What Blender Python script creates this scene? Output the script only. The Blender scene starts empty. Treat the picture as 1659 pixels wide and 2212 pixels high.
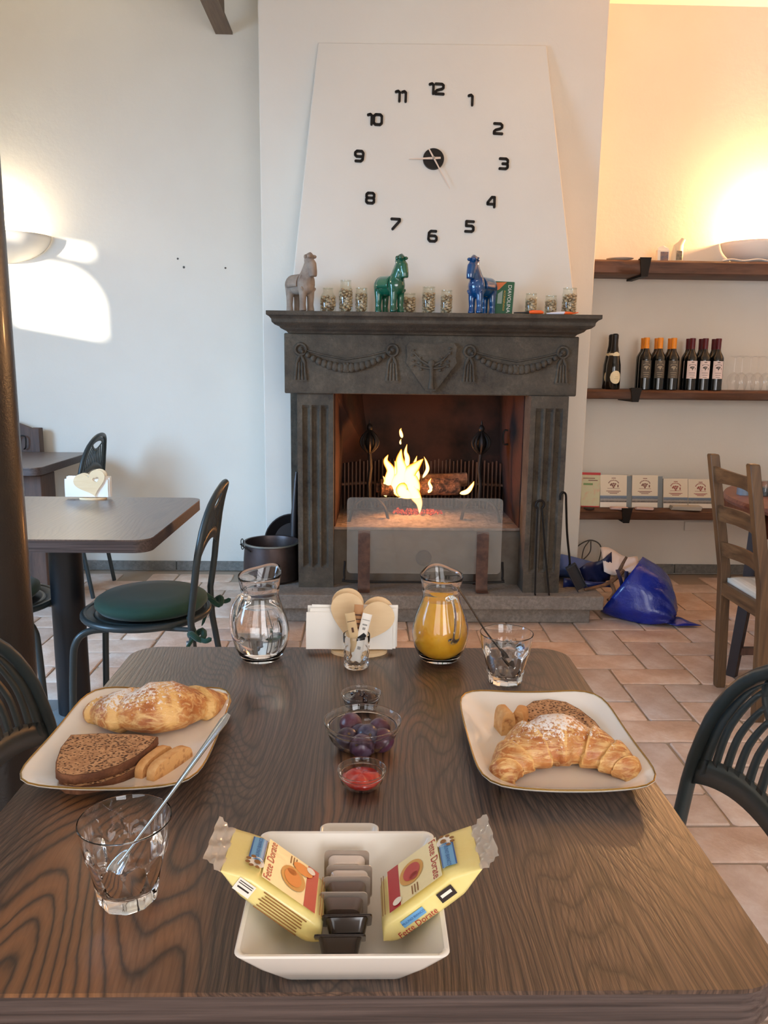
import bpy, bmesh, math, random
import numpy as np
from mathutils import Vector, Matrix, Euler
from mathutils.geometry import tessellate_polygon

random.seed(7)
SC = bpy.context.scene
COL = SC.collection
PI = math.pi

# ------------------------------------------------------------------ camera
CAM_H = 1.27
def look():
    p, y, r = math.radians(10.5), math.radians(1.28), math.radians(0.7)
    m = Matrix.Rotation(-y, 3, 'Z') @ Matrix.Rotation(-p, 3, 'X')
    F = m @ Vector((0, 1, 0)); R = m @ Vector((1, 0, 0)); D = m @ Vector((0, 0, -1))
    R2 = R * math.cos(r) - D * math.sin(r); D2 = R * math.sin(r) + D * math.cos(r)
    M = Matrix((R2, -D2, -F)).transposed().to_4x4()
    M.translation = Vector((0, 0, CAM_H))
    return M
cam = bpy.data.cameras.new('camera')
cam.sensor_fit = 'VERTICAL'; cam.sensor_height = 24.0; cam.lens = 1700 / 2212 * 24.0
cam.clip_start = 0.02
cam_ob = bpy.data.objects.new('camera', cam); COL.objects.link(cam_ob)
cam_ob.matrix_world = look()
SC.camera = cam_ob

# ------------------------------------------------------------------ exposure, world, daylight
vs = SC.view_settings
vs.view_transform = 'Standard'; vs.look = 'None'; vs.exposure = -0.12; vs.gamma = 1.0
try: vs.use_curve_mapping = False
except Exception: pass
cy = SC.cycles
cy.max_bounces = 14; cy.diffuse_bounces = 5; cy.glossy_bounces = 6; cy.transmission_bounces = 14
cy.transparent_max_bounces = 24; cy.sample_clamp_indirect = 6.0; cy.use_denoising = True
cy.caustics_refractive = True; cy.caustics_reflective = True; cy.blur_glossy = 0.6

w = bpy.data.worlds.new('sky'); SC.world = w; w.use_nodes = True
nt = w.node_tree; bg = nt.nodes['Background']
sky = nt.nodes.new('ShaderNodeTexSky'); sky.sky_type = 'NISHITA'; sky.sun_disc = False
sky.sun_elevation = math.radians(9); sky.sun_rotation = math.radians(225)
nt.links.new(sky.outputs[0], bg.inputs[0]); bg.inputs[1].default_value = 0.25

def light(name, kind, loc, energy, col, target=None, **kw):
    l = bpy.data.lights.new(name, kind); l.energy = energy; l.color = col
    for k, v in kw.items(): setattr(l, k, v)
    o = bpy.data.objects.new(name, l); COL.objects.link(o); o.location = loc
    if target is not None:
        o.rotation_euler = (Vector(target) - Vector(loc)).to_track_quat('-Z', 'Y').to_euler()
    return o
# low sun that comes in through the small arched window of the left wall
light('sun', 'SUN', (-6, 1, 4), 32.0, (1.0, 0.93, 0.80), target=(-6 + 1.0, 1 + 1.0, 4 - 0.15), angle=math.radians(1.8))
# added area lamps standing in for skylight; left and rear walls are closed there
light('added_daylight_left', 'AREA', (-3.50, 1.75, 1.60), 122, (0.33, 0.62, 1.0), target=(-1.6, 3.3, 0.3), shape='RECTANGLE', size=1.7, size_y=1.3, spread=math.radians(110))
light('added_daylight_rear', 'AREA', (-1.5, -2.92, 1.65), 46, (0.90, 0.95, 1.0), target=(-1.5, 0, 1.5), shape='RECTANGLE', size=2.2, size_y=2.0)
light('added_daylight_rear_two', 'AREA', (1.5, -2.92, 1.65), 105, (0.95, 0.96, 1.0), target=(1.5, 0, 1.5), shape='RECTANGLE', size=1.8, size_y=2.0)

# ------------------------------------------------------------------ mesh helpers
def lin(c):
    def f(u):
        u /= 255.0
        return u / 12.92 if u <= 0.04045 else ((u + 0.055) / 1.055) ** 2.4
    return (f(c[0]), f(c[1]), f(c[2]), 1.0)

class MB:
    """Collects shapes; build() links them as one mesh object."""
    def __init__(s): s.v = []; s.f = []
    def add(s, vs, fs):
        b = len(s.v); s.v += [tuple(p) for p in vs]; s.f += [tuple(i + b for i in f) for f in fs]
        return s
    def xf(s, M, start=0):
        for i in range(start, len(s.v)): s.v[i] = tuple(M @ Vector(s.v[i]))
        return s
    def box(s, c, d, rz=0.0, M=None):
        x, y, z = d[0] / 2, d[1] / 2, d[2] / 2
        P = [(-x, -y, -z), (x, -y, -z), (x, y, -z), (-x, y, -z), (-x, -y, z), (x, -y, z), (x, y, z), (-x, y, z)]
        R = M if M is not None else Matrix.Rotation(rz, 3, 'Z')
        return s.add([R @ Vector(p) + Vector(c) for p in P],
                     [(0, 3, 2, 1), (4, 5, 6, 7), (0, 1, 5, 4), (1, 2, 6, 5), (2, 3, 7, 6), (3, 0, 4, 7)])
    def bb(s, x0, x1, y0, y1, z0, z1): return s.box(((x0 + x1) / 2, (y0 + y1) / 2, (z0 + z1) / 2), (x1 - x0, y1 - y0, z1 - z0))
    def grid(s, rows, cu=False, cv=False, cap=False):
        n, m = len(rows), len(rows[0]); b = len(s.v)
        for r in rows: s.v += [tuple(p) for p in r]
        for i in range(n if cu else n - 1):
            for j in range(m if cv else m - 1):
                a, a2, j2 = i, (i + 1) % n, (j + 1) % m
                s.f.append((b + a * m + j, b + a * m + j2, b + a2 * m + j2, b + a2 * m + j))
        if cap and cv:
            s.f.append(tuple(b + j for j in range(m))[::-1]); s.f.append(tuple(b + (n - 1) * m + j for j in range(m)))
        return s
    def lathe(s, prof, n=32, c=(0, 0, 0), fn=None):
        rows = []
        for (r, z) in prof:
            row = []
            for k in range(n):
                a = 2 * PI * k / n
                p = Vector((r * math.cos(a), r * math.sin(a), z))
                if fn: p = Vector(fn(p, a))
                row.append(p + Vector(c))
            rows.append(row)
        return s.grid(rows, cv=True, cap=True)
    def tube(s, pts, r, n=8, closed=False, cap=True, r2=None, up=None):
        pts = [Vector(p) for p in pts]; N = len(pts)
        rr = r if hasattr(r, '__len__') else [r] * N
        r2 = rr if r2 is None else (r2 if hasattr(r2, '__len__') else [r2] * N)
        T = []
        for i in range(N):
            a = pts[(i - 1) % N] if (closed or i > 0) else pts[i]; c = pts[(i + 1) % N] if (closed or i < N - 1) else pts[i]
            T.append((c - a).normalized() if (c - a).length > 1e-9 else Vector((0, 0, 1)))
        u = Vector(up) if up is not None else (Vector((0, 0, 1)) if abs(T[0].z) < 0.9 else Vector((1, 0, 0)))
        rows = []
        for i in range(N):
            u = (u - T[i] * u.dot(T[i]))
            if u.length < 1e-6: u = T[i].orthogonal()
            u.normalize(); w = T[i].cross(u)
            rows.append([pts[i] + u * rr[i] * math.cos(2 * PI * k / n) + w * r2[i] * math.sin(2 * PI * k / n) for k in range(n)])
        return s.grid(rows, cu=closed, cv=True, cap=cap and not closed)
    def ell(s, c, r, n=12, m=8, M=None):
        rows = []
        R = M if M is not None else Matrix.Identity(3)
        for i in range(m + 1):
            t = PI * i / m; t = min(max(t, 0.02), PI - 0.02)
            rows.append([R @ Vector((r[0] * math.sin(t) * math.cos(2 * PI * k / n), r[1] * math.sin(t) * math.sin(2 * PI * k / n), -r[2] * math.cos(t))) + Vector(c) for k in range(n)])
        return s.grid(rows, cv=True, cap=True)
    def prism(s, poly, f0, f1):
        """poly: 2D points (ccw); f0, f1 map (a, b) to 3D for both ends."""
        n = len(poly); A = [f0(*p) for p in poly]; B = [f1(*p) for p in poly]
        return s.add(A + B, [tuple(range(n))[::-1], tuple(range(n, 2 * n))] + [(i, (i + 1) % n, n + (i + 1) % n, n + i) for i in range(n)])
    def flip(s): s.f = [f[::-1] for f in s.f]; return s

def wloc(o):
    p = Vector((0, 0, 0))
    while o is not None: p += o.location; o = o.parent
    return p
def build(mb, name, m, parent=None, loc=None, smooth=40, bevel=0, sub=0, seg=2, label=None, solid=0, remesh=0, recalc=True, smoothmod=0):
    me = bpy.data.meshes.new(name)
    off = wloc(parent) if parent is not None else Vector(loc or (0, 0, 0))
    me.from_pydata([(a - off.x, b - off.y, c - off.z) for a, b, c in mb.v], [], mb.f)
    if recalc:
        b = bmesh.new(); b.from_mesh(me); bmesh.ops.recalc_face_normals(b, faces=b.faces); b.to_mesh(me); b.free()
    if smooth:
        me.polygons.foreach_set('use_smooth', [True] * len(me.polygons))
        if smooth < 180: me.set_sharp_from_angle(angle=math.radians(smooth))
    me.materials.append(m); me.update()
    o = bpy.data.objects.new(name, me); COL.objects.link(o)
    if parent is not None: o.parent = parent
    else: o.location = off
    if solid:
        q = o.modifiers.new('thickness', 'SOLIDIFY'); q.thickness = solid; q.offset = 0
    if remesh:
        q = o.modifiers.new('merge', 'REMESH'); q.mode = 'VOXEL'; q.voxel_size = remesh; q.use_smooth_shade = True
    if smoothmod:
        q = o.modifiers.new('soft', 'SMOOTH'); q.iterations = smoothmod; q.factor = 0.5
    if bevel:
        q = o.modifiers.new('edge', 'BEVEL'); q.width = bevel; q.segments = seg; q.limit_method = 'ANGLE'; q.angle_limit = math.radians(40)
    if sub:
        q = o.modifiers.new('sub', 'SUBSURF'); q.levels = sub; q.render_levels = sub
    if label: o['label'] = label
    return o
def tag(o, label=None, cat=None, group=None, kind=None):
    if label: o['label'] = label
    if cat: o['category'] = cat
    if group: o['group'] = group
    if kind: o['kind'] = kind
    return o
def thing(name, label, cat, loc=(0, 0, 0), group=None):
    o = bpy.data.objects.new(name, None); o.empty_display_size = 0.05; COL.objects.link(o); o.location = loc
    return tag(o, label, cat, group)
def place(o, loc, rz=0.0, rot=None):
    o.location = loc; o.rotation_euler = rot if rot is not None else (0, 0, rz)
    return o
def dup(root, label=None, loc=None, rz=None, group=None):
    r = root.copy(); COL.objects.link(r)
    for ch in list(root.children):
        c = ch.copy(); COL.objects.link(c); c.parent = r
        for g in list(ch.children):
            d = g.copy(); COL.objects.link(d); d.parent = c
    if label: r['label'] = label
    if group: r['group'] = group
    if loc is not None: r.location = loc
    if rz is not None: r.rotation_euler = (0, 0, rz)
    return r

def arc(c, r, a0, a1, n, f=lambda a, b: (a, b)):
    return [f(c[0] + r * math.cos(a0 + (a1 - a0) * i / n), c[1] + r * math.sin(a0 + (a1 - a0) * i / n)) for i in range(n + 1)]
def rrect(x0, x1, y0, y1, r, n=6):
    p = []
    for cx, cyy, a in ((x1 - r, y1 - r, 0), (x0 + r, y1 - r, PI / 2), (x0 + r, y0 + r, PI), (x1 - r, y0 + r, 1.5 * PI)):
        p += [(cx + r * math.cos(a + PI / 2 * i / n), cyy + r * math.sin(a + PI / 2 * i / n)) for i in range(n + 1)]
    return p
def bez(pts, n=16):
    """Smooth Catmull-Rom path through points."""
    P = [Vector(p) for p in pts]; P = [2 * P[0] - P[1]] + P + [2 * P[-1] - P[-2]]; out = []
    for i in range(1, len(P) - 2):
        for k in range(n):
            t = k / n; a, b, c, d = P[i - 1], P[i], P[i + 1], P[i + 2]
            out.append(0.5 * ((2 * b) + (c - a) * t + (2 * a - 5 * b + 4 * c - d) * t * t + (3 * b - a - 3 * c + d) * t ** 3))
    out.append(P[-2]); return out
_font_cache = {}
def text2d(body, size=1.0, align='CENTER'):
    """Lettering as a flat triangulated outline: (list of 2D points, faces)."""
    k = (body, align)
    if k not in _font_cache:
        cu = bpy.data.curves.new('lettering', 'FONT'); cu.body = body; cu.size = 1.0; cu.align_x = align; cu.align_y = 'CENTER'; cu.resolution_u = 3
        o = bpy.data.objects.new('lettering', cu); COL.objects.link(o)
        dg = bpy.context.evaluated_depsgraph_get(); dg.update()
        me = o.evaluated_get(dg).to_mesh()
        _font_cache[k] = ([(v.co.x, v.co.y) for v in me.vertices], [tuple(p.vertices) for p in me.polygons])
        o.evaluated_get(dg).to_mesh_clear(); bpy.data.objects.remove(o); bpy.data.curves.remove(cu)
    v, f = _font_cache[k]
    return [(x * size, y * size) for x, y in v], f

# ------------------------------------------------------------------ materials
_mats = {}
def nodes(name):
    m = bpy.data.materials.new(name); m.use_nodes = True
    return m, m.node_tree.nodes, m.node_tree.links, m.node_tree.nodes['Principled BSDF']
def coords(N, L, scale=(1, 1, 1), obj=True):
    t = N.new('ShaderNodeTexCoord'); mp = N.new('ShaderNodeMapping'); mp.inputs['Scale'].default_value = scale
    L.new(t.outputs['Object' if obj else 'Generated'], mp.inputs['Vector']); return mp.outputs[0]
def noise(N, L, vec, scale, detail=3, rough=0.55, dist=0):
    n = N.new('ShaderNodeTexNoise'); n.inputs['Scale'].default_value = scale; n.inputs['Detail'].default_value = detail
    n.inputs['Roughness'].default_value = rough; n.inputs['Distortion'].default_value = dist
    if vec is not None: L.new(vec, n.inputs['Vector'])
    return n.outputs[0]
def ramp(N, L, fac, stops, interp='LINEAR'):
    r = N.new('ShaderNodeValToRGB'); r.color_ramp.interpolation = interp; e = r.color_ramp.elements
    while len(e) < len(stops): e.new(0.5)
    for el, (p, c) in zip(e, stops): el.position = p; el.color = c if len(c) == 4 else lin(c)
    L.new(fac, r.inputs[0]); return r.outputs[0]
def mathn(N, L, op, a, b=None, clamp=False):
    m = N.new('ShaderNodeMath'); m.operation = op; m.use_clamp = clamp
    for i, q in enumerate((a, b)):
        if q is None: continue
        if isinstance(q, (int, float)): m.inputs[i].default_value = q
        else: L.new(q, m.inputs[i])
    return m.outputs[0]
def mixc(N, L, fac, a, b, mode='MIX'):
    m = N.new('ShaderNodeMix'); m.data_type = 'RGBA'; m.blend_type = mode
    for i, q in ((0, fac), (6, a), (7, b)):
        if isinstance(q, (int, float)): m.inputs[i].default_value = q
        elif isinstance(q, tuple): m.inputs[i].default_value = q if len(q) == 4 else lin(q)
        else: L.new(q, m.inputs[i])
    return m.outputs[2]
def bump(N, L, P, h, strength=0.3, dist=0.01):
    b = N.new('ShaderNodeBump'); b.inputs['Strength'].default_value = strength; b.inputs['Distance'].default_value = dist
    L.new(h, b.inputs['Height']); L.new(b.outputs[0], P.inputs['Normal'])
def pm(name, col, rough=0.5, metal=0.0, var=None, bmp=None, coat=0, spec=None, trans=0, ior=1.45, sss=0, alpha=1, scale=(1, 1, 1), sheen=0, rnd=0):
    """Principled material. var=(noise scale, second colour, sharp?), bmp=(noise scale, strength, distance)."""
    if name in _mats: return _mats[name]
    m, N, L, P = nodes(name)
    P.inputs['Base Color'].default_value = lin(col); P.inputs['Roughness'].default_value = rough; P.inputs['Metallic'].default_value = metal
    P.inputs['Coat Weight'].default_value = coat; P.inputs['Coat Roughness'].default_value = 0.12
    P.inputs['IOR'].default_value = ior; P.inputs['Transmission Weight'].default_value = trans; P.inputs['Alpha'].default_value = alpha
    if spec is not None: P.inputs['Specular IOR Level'].default_value = spec
    if sss: P.inputs['Subsurface Weight'].default_value = sss; P.inputs['Subsurface Radius'].default_value = (0.006, 0.003, 0.0015); P.inputs['Subsurface Scale'].default_value = 1.0
    if sheen: P.inputs['Sheen Weight'].default_value = sheen
    vec = None
    if var or bmp: vec = coords(N, L, scale)
    c = None
    if var:
        f = noise(N, L, vec, var[0], 4, 0.6)
        lo, hi = var[2] if len(var) > 2 else (0.35, 0.65)
        c = ramp(N, L, f, [(lo, col), (hi, var[1])])
        L.new(c, P.inputs['Base Color'])
    if rnd:
        oi = N.new('ShaderNodeObjectInfo'); hs = N.new('ShaderNodeHueSaturation')
        L.new(mathn(N, L, 'ADD', mathn(N, L, 'MULTIPLY', oi.outputs['Random'], rnd), 1 - rnd / 2), hs.inputs['Value'])
        if c is not None: L.new(c, hs.inputs['Color'])
        else: hs.inputs['Color'].default_value = lin(col)
        L.new(hs.outputs[0], P.inputs['Base Color'])
    if bmp: bump(N, L, P, noise(N, L, vec, bmp[0], 5, 0.6), bmp[1], bmp[2])
    _mats[name] = m
    return m
def emit(name, col, strength):
    if name in _mats: return _mats[name]
    m, N, L, P = nodes(name); P.inputs['Base Color'].default_value = (0, 0, 0, 1)
    P.inputs['Emission Color'].default_value = lin(col); P.inputs['Emission Strength'].default_value = strength
    _mats[name] = m; return m
def thin_glass(name, tint=(255, 255, 255), haze=0.0, haze_col=(225, 225, 220), edge=0.06):
    """Thin pane or thin wall: lets light straight through and reflects by angle."""
    if name in _mats: return _mats[name]
    m, N, L, P = nodes(name); N.remove(P); out = N['Material Output']
    tr = N.new('ShaderNodeBsdfTransparent'); tr.inputs[0].default_value = lin(tint)
    gl = N.new('ShaderNodeBsdfGlossy'); gl.inputs['Roughness'].default_value = 0.03
    lw = N.new('ShaderNodeLayerWeight'); lw.inputs[0].default_value = 0.25
    f = mathn(N, L, 'ADD', mathn(N, L, 'MULTIPLY', lw.outputs['Facing'], 0.55), edge, True)
    f = mathn(N, L, 'POWER', f, 1.6)
    mx = N.new('ShaderNodeMixShader'); L.new(f, mx.inputs[0]); L.new(tr.outputs[0], mx.inputs[1]); L.new(gl.outputs[0], mx.inputs[2])
    last = mx
    if haze:
        d = N.new('ShaderNodeBsdfDiffuse'); d.inputs[0].default_value = lin(haze_col)
        m2 = N.new('ShaderNodeMixShader'); m2.inputs[0].default_value = haze
        L.new(mx.outputs[0], m2.inputs[1]); L.new(d.outputs[0], m2.inputs[2]); last = m2
    L.new(last.outputs[0], out.inputs[0]); _mats[name] = m; return m

def wood_top(name, dark, mid, hot, line, rough=0.36, axis='Y', freq=46, amp=15.0, hot_amt=0.5, spec=0.9):
    """Laminate with long wavy grain that closes into islands."""
    m, N, L, P = nodes(name)
    sc = (1.0, 0.30, 1.0) if axis == 'Y' else (0.30, 1.0, 1.0)
    vec = coords(N, L, sc)
    n1 = noise(N, L, vec, 4.2, 1.5, 0.45, 0.35)
    sep = N.new('ShaderNodeSeparateXYZ'); L.new(vec, sep.inputs[0])
    x = sep.outputs[0 if axis == 'Y' else 1]
    v = mathn(N, L, 'ADD', mathn(N, L, 'MULTIPLY', x, freq), mathn(N, L, 'MULTIPLY', n1, amp * 1.9))
    wob = noise(N, L, vec, 40, 3, 0.6); v = mathn(N, L, 'ADD', v, mathn(N, L, 'MULTIPLY', wob, 0.7))
    fr = mathn(N, L, 'FRACT', v); P.inputs['Specular IOR Level'].default_value = spec
    ln = ramp(N, L, fr, [(0.0, (0.08, 0.08, 0.08, 1)), (0.14, (0.7, 0.7, 0.7, 1)), (0.45, (1, 1, 1, 1)), (0.80, (0.75, 0.75, 0.75, 1)), (1.0, (0.08, 0.08, 0.08, 1))])
    fvec = coords(N, L, (260, 9, 1) if axis == 'Y' else (9, 260, 1))
    fine = ramp(N, L, noise(N, L, fvec, 1.0, 3, 0.7), [(.36, (0, 0, 0, 1)), (.62, (1, 1, 1, 1))])
    base = mixc(N, L, fine, dark, mid)
    hz = noise(N, L, coords(N, L, (1.0, 0.38, 1.0) if axis == 'Y' else (0.38, 1, 1)), 5.2, 1.5, 0.5, 0.6)
    hotf = ramp(N, L, hz, [(0.55, (0, 0, 0, 1)), (0.63, (1, 1, 1, 1))])
    hotf = mathn(N, L, 'MULTIPLY', hotf, hot_amt)
    f2 = mathn(N, L, 'FRACT', mathn(N, L, 'ADD', mathn(N, L, 'MULTIPLY', x, freq * 3.1), mathn(N, L, 'MULTIPLY', n1, amp * 2.6)))
    base = mixc(N, L, mathn(N, L, 'MULTIPLY', ramp(N, L, f2, [(0, (1, 1, 1, 1)), (.25, (0, 0, 0, 1)), (.8, (0, 0, 0, 1)), (1, (1, 1, 1, 1))]), .72), base, line)
    P.inputs['Coat Weight'].default_value = .35; P.inputs['Coat Roughness'].default_value = .32; P.inputs['Coat IOR'].default_value = 1.6
    c = mixc(N, L, hotf, base, hot)
    c = mixc(N, L, ln, line, c)
    L.new(c, P.inputs['Base Color']); P.inputs['Roughness'].default_value = rough
    h = mathn(N, L, 'ADD', mathn(N, L, 'MULTIPLY', fine, 0.6), mathn(N, L, 'MULTIPLY', ln, 0.5))
    bump(N, L, P, h, 0.16, 0.002)
    _mats[name] = m; return m
def streak(name, a, b, axis=0, rough=0.55, fine=90, line=None):
    """Wood or laminate seen along the grain: streaks that run along one axis."""
    if name in _mats: return _mats[name]
    m, N, L, P = nodes(name); s = [fine, fine, fine]; s[axis] = 3.0
    f = noise(N, L, coords(N, L, tuple(s)), 1.0, 4, 0.65, 0.4)
    L.new(ramp(N, L, f, [(0.3, a), (0.7, b)]), P.inputs['Base Color']); P.inputs['Roughness'].default_value = rough
    bump(N, L, P, f, 0.25, 0.002); _mats[name] = m; return m

PLASTER = pm('plaster', (225, 220, 208), 0.92, bmp=(26, 0.12, 0.01), var=(1.1, (219, 213, 201)))
STONE = None
def stone_mat(name, a, b, c):
    m, N, L, P = nodes(name); vec = coords(N, L)
    f = noise(N, L, vec, 6, 6, 0.7); g = noise(N, L, vec, 60, 4, 0.7)
    col = mixc(N, L, ramp(N, L, g, [(0.35, (0, 0, 0, 1)), (0.7, (1, 1, 1, 1))]), ramp(N, L, f, [(0.36, a), (0.62, b)]), c)
    L.new(col, P.inputs['Base Color']); P.inputs['Roughness'].default_value = 0.9
    h = mathn(N, L, 'ADD', mathn(N, L, 'MULTIPLY', f, 1.2), mathn(N, L, 'MULTIPLY', g, 0.7)); bump(N, L, P, h, 0.8, 0.009)
    _mats[name] = m; return m
STONE = stone_mat('dark_stone', (52, 44, 36), (98, 87, 72), (76, 67, 55))
HEARTH = stone_mat('hearth_stone', (122, 113, 104), (148, 139, 128), (112, 102, 92))
SKIRT = stone_mat('skirting_stone', (112, 110, 104), (138, 134, 127), (100, 98, 92))
GREY_METAL = pm('grey_green_metal', (44, 52, 53), 0.38, 0.0, bmp=(900, 0.05, 0.0005))
BLACK_METAL = pm('black_metal', (13, 15, 20), 0.42)
IRON = pm('wrought_iron', (34, 30, 27), 0.55, 0.6, bmp=(80, 0.25, 0.003))
STEEL = pm('steel', (190, 195, 200), 0.16, 1.0)
GLASS = pm('clear_glass', (255, 255, 255), 0.0, trans=1.0, ior=1.40)
THIN = thin_glass('thin_glass')
WHITE_CERAMIC = pm('white_ceramic', (240, 236, 228), 0.16, coat=0.4)

# ------------------------------------------------------------------ the room
XL, XR, YN, YF, ZC = -3.6, 3.4, -3.0, 4.81, 3.275
def struct(mb, name, m, **kw): return tag(build(mb, name, m, **kw), kind='structure')

# floor: bed plus herringbone terracotta tiles
fl = struct(MB().bb(XL, XR, YN, YF, -0.06, -0.006), 'floor', pm('mortar', (160, 142, 124), 0.95, bmp=(90, 0.4, 0.004)), smooth=0)
def tile_mat():
    m, N, L, P = nodes('terracotta')
    vec = coords(N, L); oi = N.new('ShaderNodeObjectInfo')
    f = noise(N, L, vec, 9, 5, 0.65); g = noise(N, L, vec, 75, 4, 0.7)
    c = ramp(N, L, f, [(0.32, (190, 160, 138)), (0.52, (206, 179, 160)), (0.7, (218, 199, 184))])
    c = mixc(N, L, ramp(N, L, g, [(0.62, (0, 0, 0, 1)), (0.78, (1, 1, 1, 1))]), c, (216, 203, 190))
    hs = N.new('ShaderNodeHueSaturation'); L.new(c, hs.inputs['Color'])
    L.new(mathn(N, L, 'ADD', mathn(N, L, 'MULTIPLY', oi.outputs['Random'], 0.24), 0.86), hs.inputs['Value'])
    L.new(mathn(N, L, 'ADD', mathn(N, L, 'MULTIPLY', oi.outputs['Random'], 0.3), 0.85), hs.inputs['Saturation'])
    L.new(hs.outputs[0], P.inputs['Base Color']); P.inputs['Roughness'].default_value = 0.62
    bump(N, L, P, mathn(N, L, 'ADD', f, mathn(N, L, 'MULTIPLY', g, 0.35)), 0.5, 0.006); return m
TERRA = tile_mat()
TW = 0.1685
def tile_verts(seed):
    r = random.Random(seed); a, b = TW - 0.004, TW / 2 - 0.004
    P = rrect(-a, a, -b, b, 0.012, 2); P = [(x + r.uniform(-.0025, .0025), y + r.uniform(-.0025, .0025)) for x, y in P]
    lo = [(x, y, -0.02) for x, y in P]; mid = [(x, y, -0.003) for x, y in P]; top = [(x * 0.975, y * 0.95, 0.0) for x, y in P]
    n = len(P); F = []
    for i in range(n):
        j = (i + 1) % n; F += [(i, j, n + j, n + i), (n + i, n + j, 2 * n + j, 2 * n + i)]
    return lo + mid + top, F + [tuple(range(2 * n, 3 * n))]
tile_me = []
for sd in range(6):
    mb = MB(); mb.add(*tile_verts(sd)); o = build(mb, 'tile', TERRA, smooth=30); tile_me.append(o.data); bpy.data.objects.remove(o)
x0, y0 = 1.217, 3.193
spots = []
for i in range(-32, 20):
    for j in range(-40, 12):
        s = (i + j + 2) % 4
        if s == 0: cx_, cy_, h = x0 + (i + 1) * TW, y0 + (j + .5) * TW, True
        elif s == 2: cx_, cy_, h = x0 + (i + .5) * TW, y0 + (j + 1) * TW, False
        else: continue
        ex, ey = (TW, TW / 2) if h else (TW / 2, TW)
        if cx_ - ex < XL or cx_ + ex > XR or cy_ - ey < YN or cy_ + ey > YF - 0.005: continue
        spots.append((cx_, cy_, h))
def seen(x, y):
    if y < 1.0 or abs(x + 0.02) > 0.52 * y + 0.25: return False
    return not (-0.5 < x < 1.1 and y > 3.95)
vis = sorted([s for s in spots if seen(s[0], s[1])], key=lambda s: s[0] ** 2 + s[1] ** 2)[:300]
vs_ = set(vis); rest = MB(); rng = random.Random(3)
for (x, y, h) in spots:
    k = rng.randrange(6); dz = rng.uniform(-.0015, .0015); flip = rng.choice((0, PI))
    rz = (0 if h else PI / 2) + flip + rng.uniform(-.006, .006)
    if (x, y, h) in vs_:
        o = bpy.data.objects.new('tile', tile_me[k]); COL.objects.link(o); o.parent = fl
        o.location = (x, y, dz); o.rotation_euler = (0, 0, rz)
    else:
        V, F = tile_verts(k); M = Matrix.Translation((x, y, dz)) @ Matrix.Rotation(rz, 4, 'Z')
        rest.add([M @ Vector(p) for p in V], F)
o = build(rest, 'outer_tiles', TERRA, parent=fl, smooth=30); tag(o, kind='stuff')

# walls; the left one has an arched window opening that the sun comes through
struct(MB().bb(XL - .2, XR + .2, YF, YF + .2, -.05, ZC), 'wall_back', PLASTER, smooth=0)
WY0, WY1, WZ0, WZ1 = 2.59, 3.28, 1.72, 2.12
lw = MB()
lw.bb(XL - .2, XL, YN, WY0, -.05, ZC).bb(XL - .2, XL, WY1, YF, -.05, ZC).bb(XL - .2, XL, WY0, WY1, -.05, WZ0)
lw.bb(XL - .2, XL, WY0, WY1, WZ1, 2.165).bb(XL - .2, XL, WY0, 2.64, 2.165, 2.25).bb(XL - .2, XL, 3.00, WY1, 2.165, 2.25).bb(XL - .2, XL, WY0, WY1, 2.25, ZC)
lw.prism([(WY0, WZ1), (WY0, 1.90)] + [(2.82 - .23 * math.cos(a), 1.90 + .22 * math.sin(a)) for a in [PI / 2 * i / 10 for i in range(1, 10)]] + [(2.82, WZ1)], lambda a, b: (XL - .2, a, b), lambda a, b: (XL, a, b))
struct(lw, 'wall_left', PLASTER, smooth=0)
# casement of that window: slim frame and glass
wn = struct(MB().bb(XL - .14, XL - .10, WY1 - .012, WY1, WZ0, WZ1).bb(XL - .14, XL - .10, WY0, WY1, WZ0, WZ0 + .012).bb(XL - .14, XL - .10, WY0, WY1, WZ1 - .012, WZ1), 'window_1', pm('dark_frame', (70, 50, 38), 0.5), smooth=0)
build(MB().bb(XL - .122, XL - .118, WY0, WY1 - .012, WZ0 + .012, WZ1 - .012), 'pane', THIN, parent=wn, smooth=0)
struct(MB().bb(XR, XR + .2, YN, YF, -.05, ZC), 'wall_right', PLASTER, smooth=0)
struct(MB().bb(XL - .2, XR + .2, YN - .2, YN, -.05, ZC), 'wall_front', PLASTER, smooth=0)
struct(MB().bb(XL - .2, XR + .2, YN - .2, YF + .2, ZC, ZC + .2), 'ceiling', pm('ceiling_plaster', (238, 233, 224), 0.9), smooth=0)
# chimney breast with the firebox left open, and the tapering hood
BY = 4.30; BX0, BX1 = -0.560, 1.193
cb = struct(MB().prism([(BX0, 0), (-.30, 0), (-.30, 1.60), (.90, 1.60), (.90, 0), (BX1, 0), (BX1, ZC), (BX0, ZC)], lambda a, b: (a, BY, b), lambda a, b: (a, YF, b)), 'wall_chimney', PLASTER, bevel=.006, smooth=30)
hood = [(-.392, 3.99, 1.50), (1.034, 3.99, 1.50), (1.034, BY + .05, 1.50), (-.392, BY + .05, 1.50), (-.262, BY - .02, 2.85), (.882, BY - .02, 2.86), (.882, BY + .05, 2.86), (-.262, BY + .05, 2.85)]
build(MB().add(hood, [(0, 3, 2, 1), (4, 5, 6, 7), (0, 1, 5, 4), (1, 2, 6, 5), (2, 3, 7, 6), (3, 0, 4, 7)]), 'chimney_hood', PLASTER, parent=cb, bevel=.006, smooth=30)
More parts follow.
